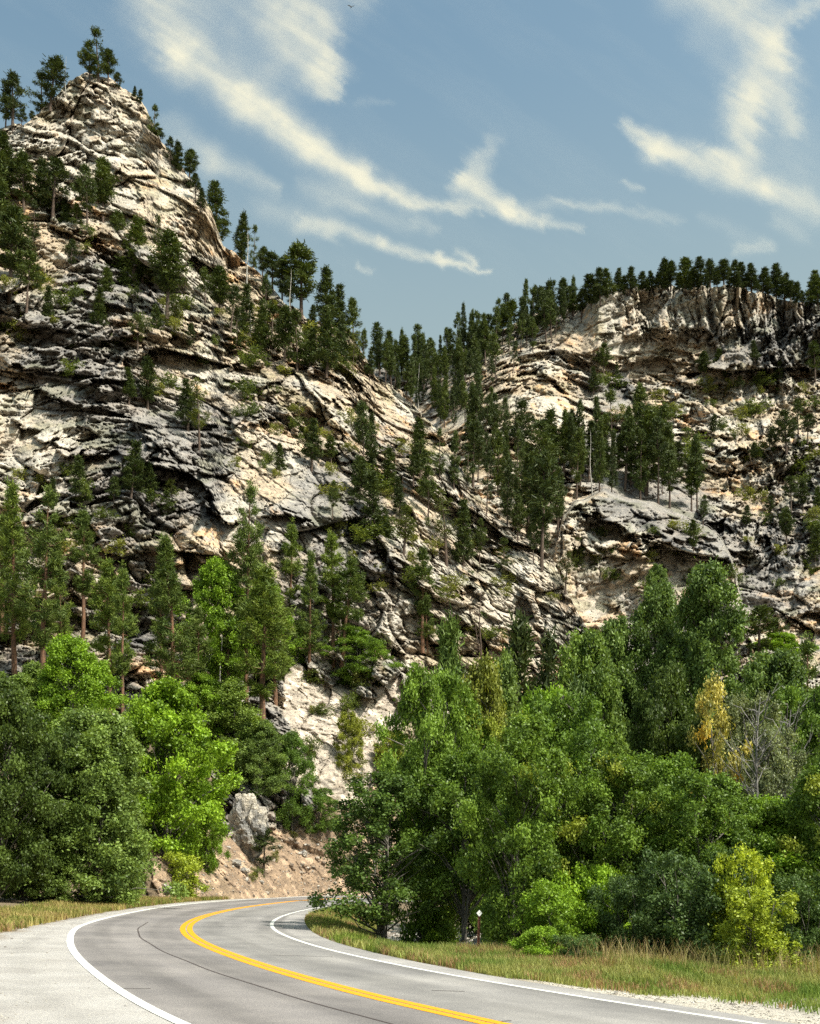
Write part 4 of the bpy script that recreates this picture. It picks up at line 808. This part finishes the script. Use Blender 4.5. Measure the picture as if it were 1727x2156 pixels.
onrock('brig2', 415, 1560, 1420, 110, 'yellow green tree between the two tall dark pines', group=GL)
GP = 'tall pines at the foot of the left wall'
for px, bs, top, w, k, lab in ((90,1500,1035,120,0,'tall pine with an orange trunk near the left edge'),(30,1440,1030,120,1,'tall yellow green pine at the left edge'),(175,1350,1078,64,2,'narrow pine right of the tall one with the orange trunk'),
    (232,1530,1185,90,3,'pine with a long bare trunk left of the bright green trees'),(258,1545,1200,60,2,'slimmer pine standing against the long bare trunk'),(368,1520,1140,130,1,'broad dark pine in the middle of the left wood'),
    (518,1500,1028,100,0,'tallest pine, standing in front of the deep overhang'),(552,1600,1195,140,3,'large pine with a bare orange lower trunk above the bank'),(612,1370,1105,56,2,'thin pine with a long bare trunk right of the tallest pine'),
    (652,1435,1170,76,1,'dark dense pine left of the pair of lanky ones'),(702,1400,1125,64,2,'lanky open pine above the pale chute'),(720,1400,1175,90,3,'lanky pine leaning to the right above the pale chute'),
    (418,1520,1280,54,2,'slim pine between the broad pine and the tallest one'),(890,1370,1155,56,2,'slender pine in the middle of the canyon below the spur'),(5,1330,1090,90,3,'pine cut by the left edge of the photo'),(130,1420,1150,60,1,'dark pine behind the orange trunk'),
    (340,1430,1200,60,2,'pine behind the broad dark one'),(480,1480,1290,50,2,'short lanky pine left of the tallest'),(580,1480,1250,90,1,'dark pine behind the one with the bare orange trunk'),(900,1370,1250,50,1,'dense little conifer at the foot of the slender pine')):
    onrock(NEARP[k], px, bs, top, w * .66, lab, 'pine tree', 'pine_tree', GP, tilt=(0, .09, 0) if 'leaning' in lab else None)
onrock(FARP[1], 556, 1842, 1742, 46, 'small young pine on the bare bank right of the boulder', 'pine tree', 'pine_tree', sink=.1)
# dead trees
def snag(kit, p, h, lab, tilt=(0, 0, 0)):
    if len(kit) == 2:
        o = link('dead_tree', kit[0]); k = h / kit[1]; o.location = p; o.scale = (k, k, k); o.rotation_euler = tilt; return tag(o, lab, 'dead tree')
    return plant('dead_tree', kit, p, h, lab, 'dead tree', None, 0, 1, 'branches', tilt)
M_GREYW = m_bark('grey_dead_wood', (.10, .095, .085), (.30, .28, .26), 8)
BG = bare(301, 9, 40, M_GREYW, .26, .02, 1.1, 6); BS = bare(302, 12, 24, M_SNAG, .14, 0, .1, 2, True); BP = bare(303, 12, 12, M_DEAD, .10, 0, .1, 1, True)
x = 1590; D = 44.; z = float(ground_z((x - CX) * D / F, D)[0]); snag(BG, ((x - CX) * D / F, D, z), (YH - 1415) * D / F + 2, 'bare grey dead tree with many fine branches in the willows')
x = 1655; D = 47.; z = float(ground_z((x - CX) * D / F, D)[0]); snag(BG, ((x - CX) * D / F, D, z), (YH - 1440) * D / F + 2, 'second bare grey tree, right of the first and smaller')
p = surf(1012, 1420); snag(BS, p, (1425 - 1235) * p[1] / F, 'upright burnt snag below the spur')
p = surf(1018, 1425); snag(BS, p, (1425 - 1270) * p[1] / F, 'burnt snag leaning left against the upright one', (0, -.14, 0))
for px, bs, top, lab in ((137,200,112,'thin white dead trunk on the left peak'),(525,690,478,'tall pale dead trunk on the ridge'),(612,700,560,'forked pale dead tree beside a pine on the ridge'),(1246,1040,900,'thin pale dead trunk on the bench above the buttress'),
    (1102,1110,960,'thin pale dead trunk in the gully'),(880,860,760,'pale dead trunk in the notch'),(1100,705,650,'pale dead trunk below the cliff ridge'),(1396,612,545,'thin dead spire in the row on the rim'),(330,600,450,'dead twiggy trunk beside the crag'),(465,1500,1320,'fine grey dead tree left of the tallest pine')):
    p = surf(px, bs); snag(BP, (p[0], p[1], p[2] - .4), (bs - top) * p[1] / F, lab, (0, (hash(px) % 7 - 3) * .01, 0))
# shrubs dotted over the rock
def shrubs(zone, where, poly, n, h0, h1, seed):
    it = sorted(fill(poly, n, h0, h1, seed, 10)); r = np.random.default_rng(seed)
    for k, (px, top, bs) in enumerate(it):
        y = r.random() < .45; kit = K_['shruby' if y else 'shrub']; p = surf(px, bs); h = (bs - top) * p[1] / F
        plant('shrub', kit, (p[0], p[1], p[2] - .2 * h), h * 1.1, f"{'yellowish' if y else 'green'} shrub {where}, {ORD[k]} from left", 'shrub', 'shrubs ' + zone, wide=r.uniform(.8, 1.9))
shrubs('on the upper left wall', 'on the upper left wall under the crag', [(0,440),(150,470),(420,640),(470,740),(380,860),(0,740)], 40, 12, 30, 21)
shrubs('on the flank', 'on the flank between crag and ridge', [(430,640),(600,640),(740,720),(780,800),(600,790),(480,760)], 26, 12, 28, 22)
shrubs('on the lower left wall', 'on the lower left wall around the overhangs', [(0,1000),(250,960),(380,1130),(330,1330),(0,1330)], 24, 12, 28, 23)
shrubs('on the middle wall', 'on the middle of the wall', [(400,800),(700,840),(900,960),(950,1080),(700,1080),(480,1000)], 34, 12, 28, 24)
shrubs('on the lower spur', 'on the lower spur', [(640,1110),(950,1100),(1150,1200),(1200,1330),(900,1360),(800,1290)], 34, 12, 28, 25)
shrubs('on the tawny buttress', 'on the ledges of the tawny buttress', [(1190,1130),(1400,1080),(1540,1180),(1560,1260),(1200,1240)], 16, 10, 22, 26)
shrubs('on the right hand slope', 'on the pale right hand slope', [(1120,760),(1300,800),(1727,790),(1727,1200),(1580,1280),(1480,1060),(1300,900)], 46, 10, 26, 27)
shrubs('beside the chute', 'around the pale chute', [(640,1420),(850,1430),(850,1640),(760,1660),(640,1600)], 18, 14, 34, 28)
shrubs('on the bank', 'on the bank above the road', [(480,1840),(560,1770),(720,1720),(740,1860),(500,1875)], 8, 10, 22, 29)
#@@SMALL
# ------------------------------------------------------------------ grass on the verges
def blades(name, n, box, keep, hfun, wid, cols, seed, z_of, label_kind='stuff'):
    r = np.random.default_rng(seed); x = r.uniform(box[0], box[1], n); y = r.uniform(box[2], box[3], n); k = keep(x, y, r); x, y = x[k], y[k]; n = len(x)
    z = z_of(x, y); h = hfun(x, y, r); a = r.uniform(0, 6.283, n); la = r.uniform(0, 6.283, n); le = h * r.uniform(.1, .6, n)
    w = wid * r.uniform(.6, 1.3, n); dx, dy = np.cos(a) * w, np.sin(a) * w; mx, my = np.cos(la) * le, np.sin(la) * le
    V = np.stack([np.stack([x - dx, y - dy, z - .03], 1), np.stack([x + dx, y + dy, z - .03], 1), np.stack([x + mx * .35 + dx * .7, y + my * .35 + dy * .7, z + h * .6], 1), np.stack([x + mx * .35 - dx * .7, y + my * .35 - dy * .7, z + h * .6], 1),
                  np.stack([x + mx + dx * .15, y + my + dy * .15, z + h], 1), np.stack([x + mx - dx * .15, y + my - dy * .15, z + h], 1)], 1).reshape(-1, 3)
    b = np.arange(n)[:, None] * 6; Fc = np.vstack([b + [0, 1, 2, 3], b + [3, 2, 4, 5]])
    q = np.c_[x / 1.6, y / 1.6, x * 0]; t = np.clip(sstep(.35, .65, fbm(q, 3, seed)) * .75 + .35 * r.random(n) - .05, 0, 1)[:, None]; c = np.array(cols[0]) * (1 - t) + np.array(cols[1]) * t
    red = (fbm(q * 1.7, 3, seed + 9) > .60) & (r.random(n) < .6); c[red] = np.array([.34, .22, .11]); c = c * (.7 + .6 * r.random((n, 1)))
    o = link(name, mesh_np(name, V, Fc, M_GRASS, col=np.vstack([c, c]))); o['kind'] = label_kind
def keep_in(dmin, dmax, ragged=.3):
    def f(x, y, r):
        ii = inpoly(inner_poly, x, y); d = np.full(len(x), 99.); P = resample(INEDGE, 260)
        for p in P: d = np.minimum(d, np.hypot(x - p[0], y - p[1]))
        e = (fbm(np.c_[x / .8, y / .8, x * 0], 3, 4) - .5) * 2 * ragged
        lot = np.clip((x - 2) * .75, 0, 4.8) + (fbm(np.c_[x / 1.5, y / 1.5, x * 0], 3, 14) - .5) * 1.6; lot = np.where((x > 1.8) & (y < 26), lot, 0)
        ii = ii & ~((np.abs(x - 2.1 * y / 34.) < .10) & (y > 32.) & (y < 34.2))
        return ii & (d + e > dmin + lot * (.6 + .5 * r.random(len(x)))) & (d < dmax)
    return f
GREENY = ((.12,.20,.03),(.34,.33,.11))
blades('dry_grass', 330000, (-1, 17, 11, 33), keep_in(.12, 13), lambda x, y, r: (.06 + .14 * r.random(len(x))) * (.6 + .9 * sstep(18, 30, y + .25 * x)) * (.6 + .9 * fbm(np.c_[x, y, x * 0], 3, 6)), .0095, GREENY, 31, ground_z)
blades('dry_grass', 110000, (-7, 1, 26, 78), keep_in(.10, 3.6), lambda x, y, r: (.08 + .16 * r.random(len(x))) * (.6 + .8 * r.random(len(x))), .018, ((.17,.24,.035),(.34,.33,.11)), 32, ground_z)
blades('tall_grass', 3500, (-1, 15, 24.5, 31), keep_in(4, 12), lambda x, y, r: .4 + .45 * r.random(len(x)), .008, ((.22,.20,.07),(.46,.36,.18)), 33, ground_z)
def keep_out(x, y, r):
    oo = inpoly(outer_poly, x, y); d = np.full(len(x), 99.); P = resample(OUTEDGE, 260)
    for p in P: d = np.minimum(d, np.hypot(x - p[0], y - p[1]))
    return oo & (d + (fbm(np.c_[x / .9, y / .9, x * 0], 3, 4) - .5) * .9 > .2) & (d < 3.6)
blades('dry_grass', 150000, (-24, -9, 27, 92), keep_out, lambda x, y, r: .10 + .24 * r.random(len(x)), .020, ((.17,.21,.04),(.40,.32,.12)), 34, ground_z)

# ------------------------------------------------------------------ stones
def rock_mesh(seed, sub=4, sx=1, sy=1, sz=1, m=M_BOULDER, amp=.34):
    bm_me = bpy.data.meshes.new('boulder'); import bmesh; bm = bmesh.new(); bmesh.ops.create_icosphere(bm, subdivisions=sub, radius=1); bm.to_mesh(bm_me); bm.free()
    n = len(bm_me.vertices); V = np.empty(n * 3, np.float32); bm_me.vertices.foreach_get('co', V); V = V.reshape(-1, 3)
    f1, f2, rid, vec = voronoi(V * 1.5 + seed * 7.1, seed); d = 1 + (rid - .5) * amp * 1.4 - .16 * (1 - sstep(0, .12, f2 - f1)) + (fbm(V * 2.2 + seed, 4, seed) - .5) * amp * 1.4
    g1, g2, rid2, v2 = voronoi(V * 4.2 + seed * 3.3, seed + 5); d += (rid2 - .5) * .16 - .06 * (1 - sstep(0, .14, g2 - g1))
    V = V * d[:, None] * [sx, sy, sz]; bm_me.vertices.foreach_set('co', V.astype(np.float32).ravel())
    w = sstep(.35, .65, fbm(V * 1.3, 4, seed + 3))[:, None]; C = np.array([.50, .45, .38]) * (1 - w) + np.array([.27, .26, .25]) * w; C = C * (.8 + .4 * rid[:, None])
    at_ = bm_me.attributes.new('Col', 'FLOAT_COLOR', 'POINT'); at_.data.foreach_set('color', np.c_[C, np.ones(n)].astype(np.float32).ravel()); bm_me.materials.append(m); return bm_me
def boulder(seed, px, bs, wpx, hpx, label, deep=.8, lift=.45):
    p = surf(px, bs) if px < 780 else None; k = p[1] / F; o = link('boulder', rock_mesh(seed, 5 if wpx > 40 else 3, wpx * k / 2, wpx * k / 2 * deep, hpx * k / 2)); o.location = (p[0], p[1], p[2] + hpx * k * lift * .8)
    o.rotation_euler = (0, 0, seed); tag(o, label, 'boulder', None)
boulder(3, 522, 1792, 84, 128, 'big grey boulder standing out of the bank beneath the trees')
boulder(4, 489, 1700, 24, 22, 'small square grey stone at the upper left of the big boulder')
boulder(5, 500, 1822, 26, 16, 'pale flat stone just below the big boulder')
boulder(6, 516, 1836, 20, 14, 'second pale stone below the big boulder, nearer the road')
boulder(7, 640, 1800, 18, 14, 'small pale stone on the bank near the bend')
boulder(8, 350, 1880, 30, 22, 'pale stone at the foot of the bank beside the yellow shrub')
def rubble(name, spots, seed, cols):
    """loose stones too many to count, lying on the surface"""
    r = np.random.default_rng(seed); t = (1 + 5 ** .5) / 2
    base = np.array([(-1,t,0),(1,t,0),(-1,-t,0),(1,-t,0),(0,-1,t),(0,1,t),(0,-1,-t),(0,1,-t),(t,0,-1),(t,0,1),(-t,0,-1),(-t,0,1)], float) / 1.9
    fc = np.array([(0,11,5),(0,5,1),(0,1,7),(0,7,10),(0,10,11),(1,5,9),(5,11,4),(11,10,2),(10,7,6),(7,1,8),(3,9,4),(3,4,2),(3,2,6),(3,6,8),(3,8,9),(4,9,5),(2,4,11),(6,2,10),(8,6,7),(9,8,1)])
    V = []; Fc = []; C = []
    for k, (x, y, z, s) in enumerate(spots):
        R_ = np.linalg.qr(r.standard_normal((3, 3)))[0]; v = (base * (1 + .3 * r.standard_normal((12, 1)))) @ R_ * [1, 1, .65] * s + [x, y, z]
        V.append(v); Fc.append(fc + 12 * k); c = np.array(cols[int(r.integers(len(cols)))]) * r.uniform(.75, 1.2); C.append(np.repeat(c[None], 12, 0))
    o = link(name, mesh_np(name, np.vstack(V), np.vstack(Fc), M_BOULDER, vcol=np.vstack(C))); o['kind'] = 'stuff'
r_ = np.random.default_rng(44); sp = []
for _ in range(2600):
    px, py = r_.uniform(330, 1000), r_.uniform(1690, 1885); p = surf(px, py); s_ = p[1] / F * r_.uniform(1, 2.2) * (1 + 2.5 * (r_.random() ** 8)); sp.append((p[0], p[1], p[2], s_))
for _ in range(500):
    px, py = r_.uniform(610, 840), r_.uniform(1430, 1660); p = surf(px, py); sp.append((p[0], p[1], p[2], p[1] / F * r_.uniform(.8, 1.8)))
rubble('bank_rubble', sp, 5, [(.42,.36,.30),(.50,.46,.41),(.30,.24,.19),(.24,.19,.15)])
sp = []
X_, Y_ = r_.uniform(1.5, 14, 9000), r_.uniform(11, 26, 9000); kk = keep_in(.02, 5)(X_, Y_, r_) & ~keep_in(.12, 13, .3)(X_, Y_, r_) | (inpoly(inner_poly, X_, Y_) & (np.clip((X_ - 2) * .75, 0, 4.8) > dist_to(INEDGE, X_, Y_)))
X_, Y_ = X_[kk], Y_[kk]; Z_ = ground_z(X_, Y_)
for a, b, c in zip(X_, Y_, Z_): sp.append((a, b, c, r_.uniform(.008, .022) * (1 + 1.5 * r_.random() ** 10)))
X_, Y_ = r_.uniform(-2.6, 5, 3500), r_.uniform(33, 62, 3500); Z_ = ground_z(X_, Y_); kk = inpoly(inner_poly, X_, Y_) & (dist_to(INEDGE, X_, Y_) > 2.6)
for a, b, c in zip(X_[kk], Y_[kk], Z_[kk]): sp.append((a, b, c, r_.uniform(.03, .10) * (1 + 2 * r_.random() ** 8)))
qa, qb = resample(OUT, 900), resample(OUTEDGE, 900)
for _ in range(5200):
    k = int(r_.integers(0, 620)); t_ = r_.random() ** .45; c_ = qa[k] * (1 - t_) + qb[k] * t_ + (qb[k] - qa[k]) * .25 * r_.random() * (t_ > .8); sp.append((c_[0], c_[1], float(gz(c_[0], c_[1])) + .004, r_.uniform(.005, .014) * (1 + 2 * r_.random() ** 14)))
rubble('loose_gravel', sp, 6, [(.52,.48,.42),(.42,.38,.33),(.60,.57,.52),(.33,.29,.25)])

# ------------------------------------------------------------------ reflector post and bird
import bmesh
def box(bm, x0, x1, y0, y1, z0, z1):
    vs = [bm.verts.new((x, y, z)) for x in (x0, x1) for y in (y0, y1) for z in (z0, z1)]
    for f in ((0,1,3,2),(4,6,7,5),(0,4,5,1),(2,3,7,6),(0,2,6,4),(1,5,7,3)): bm.faces.new([vs[i] for i in f])
def bm_obj(name, bm, m, parent=None, bev=0):
    bmesh.ops.recalc_face_normals(bm, faces=bm.faces)
    if bev: bmesh.ops.bevel(bm, geom=bm.edges[:], offset=bev, segments=1, affect='EDGES')
    me = bpy.data.meshes.new(name); bm.to_mesh(me); bm.free(); me.materials.append(m); return link(name, me, parent)
gx, gy = on_ground(1007, 1992); zz = float(ground_z(gx, gy)[0])
dl = empty('reflector_post', (gx, gy, zz)); tag(dl, 'rusty brown roadside post with a small white diamond on top', 'post'); dl.rotation_euler = (0, R(1.5), R(8))
M_RUST = m_bark('rusty_steel', (.11, .045, .028), (.22, .09, .055), 12, 1)
b = bmesh.new(); box(b, -.032, .032, .012, .018, -.1, 1.12); box(b, -.038, -.030, -.022, .018, -.1, 1.12); box(b, .030, .038, -.022, .018, -.1, 1.12); bm_obj('post', b, M_RUST, dl)
b = bmesh.new(); hw = .09; vs = [b.verts.new((x, y, 1.17 + z)) for y in (-.030, -.024) for x, z in ((0, hw * 1.15), (hw, 0), (0, -hw * 1.15), (-hw, 0))]
b.faces.new(vs[:4]); b.faces.new(vs[7:3:-1]); [b.faces.new((vs[i], vs[4 + i], vs[4 + (i + 1) % 4], vs[(i + 1) % 4])) for i in range(4)]
M_REF = m_simple('white_sheeting', lambda N, L, B, pos: setattr(B.inputs['Base Color'], 'default_value', (.82, .82, .80, 1)), .45, .5)
bm_obj('reflector', b, M_REF, dl)
b = bmesh.new(); 
for z in (1.10, .98): bmesh.ops.create_cone(b, cap_ends=True, segments=8, radius1=.010, radius2=.010, depth=.012, matrix=__import__('mathutils').Matrix.Translation((0, -.0, z)) @ __import__('mathutils').Matrix.Rotation(R(90), 4, 'X'))
bm_obj('bolt', b, M_DEAD, dl)
M_BIRD = m_simple('dark_feathers', lambda N, L, B, pos: setattr(B.inputs['Base Color'], 'default_value', (.03, .028, .026, 1)), .8)
P = Parts(); zs = np.linspace(-.32, .30, 9); P.add(*tube(np.c_[zs, zs * 0, zs * .1], [.05, .035, .05, .075, .085, .08, .06, .045, .012], 8))
for sgn_ in (-1, 1):       # wings raised in a shallow V, one mesh with the body
    w = np.array([(.12,0,.03),(-.10,0,.03),(.16,.38,.20),(-.10,.38,.16),(.02,.78,.30),(-.12,.70,.26)], float) * [1, sgn_, 1]; P.add(np.vstack([w, w + [0, 0, .012]]), np.array([(0,1,3,2),(2,3,5,4),(6,8,9,7),(8,10,11,9),(0,2,8,6),(2,4,10,8),(1,7,9,3),(3,9,11,5)]))
bd = link('bird', P.mesh('bird', M_BIRD)); bd.location = at(740, 15, 210); bd.rotation_euler = (R(35), R(-50), R(40)); tag(bd, 'dark bird gliding high in the sky above the canyon', 'bird')

# ------------------------------------------------------------------ past 300 pines: the ones that show smallest become one far-off stand
bpy.context.view_layer.update()
pn = [o for o in bpy.data.objects if o.get('category') == 'pine tree']
pn.sort(key=lambda o: -o.scale.z * (18 if 'tall pines' in o.get('group', '') else 14) / o.location.y)
rest = [c for o in pn[300:] for c in o.children]
if rest:
    tgt = rest[0]; tgt.data = tgt.data.copy()
    with bpy.context.temp_override(active_object=tgt, object=tgt, selected_objects=rest, selected_editable_objects=rest): bpy.ops.object.join()
    mw = tgt.matrix_world.copy(); tgt.parent = None; tgt.matrix_world = mw; tgt.name = 'distant_pines'; tgt.data.name = 'distant_pines'; tgt['kind'] = 'stuff'
    for o in pn[300:]: bpy.data.objects.remove(o)
    # the places in each row are counted again among those that stand on their own
    rows = {}
    for o in pn[:300]:
        if ', ' in o['label'] and o['label'].endswith(' from left'): rows.setdefault(o['label'].rsplit(', ', 1)[0], []).append(o)
    for lab, os_ in rows.items():
        os_.sort(key=lambda o: o.location.x / o.location.y)
        for n, o in enumerate(os_): o['label'] = f'{lab}, {ORD[n]} from left' if len(os_) > 1 else lab
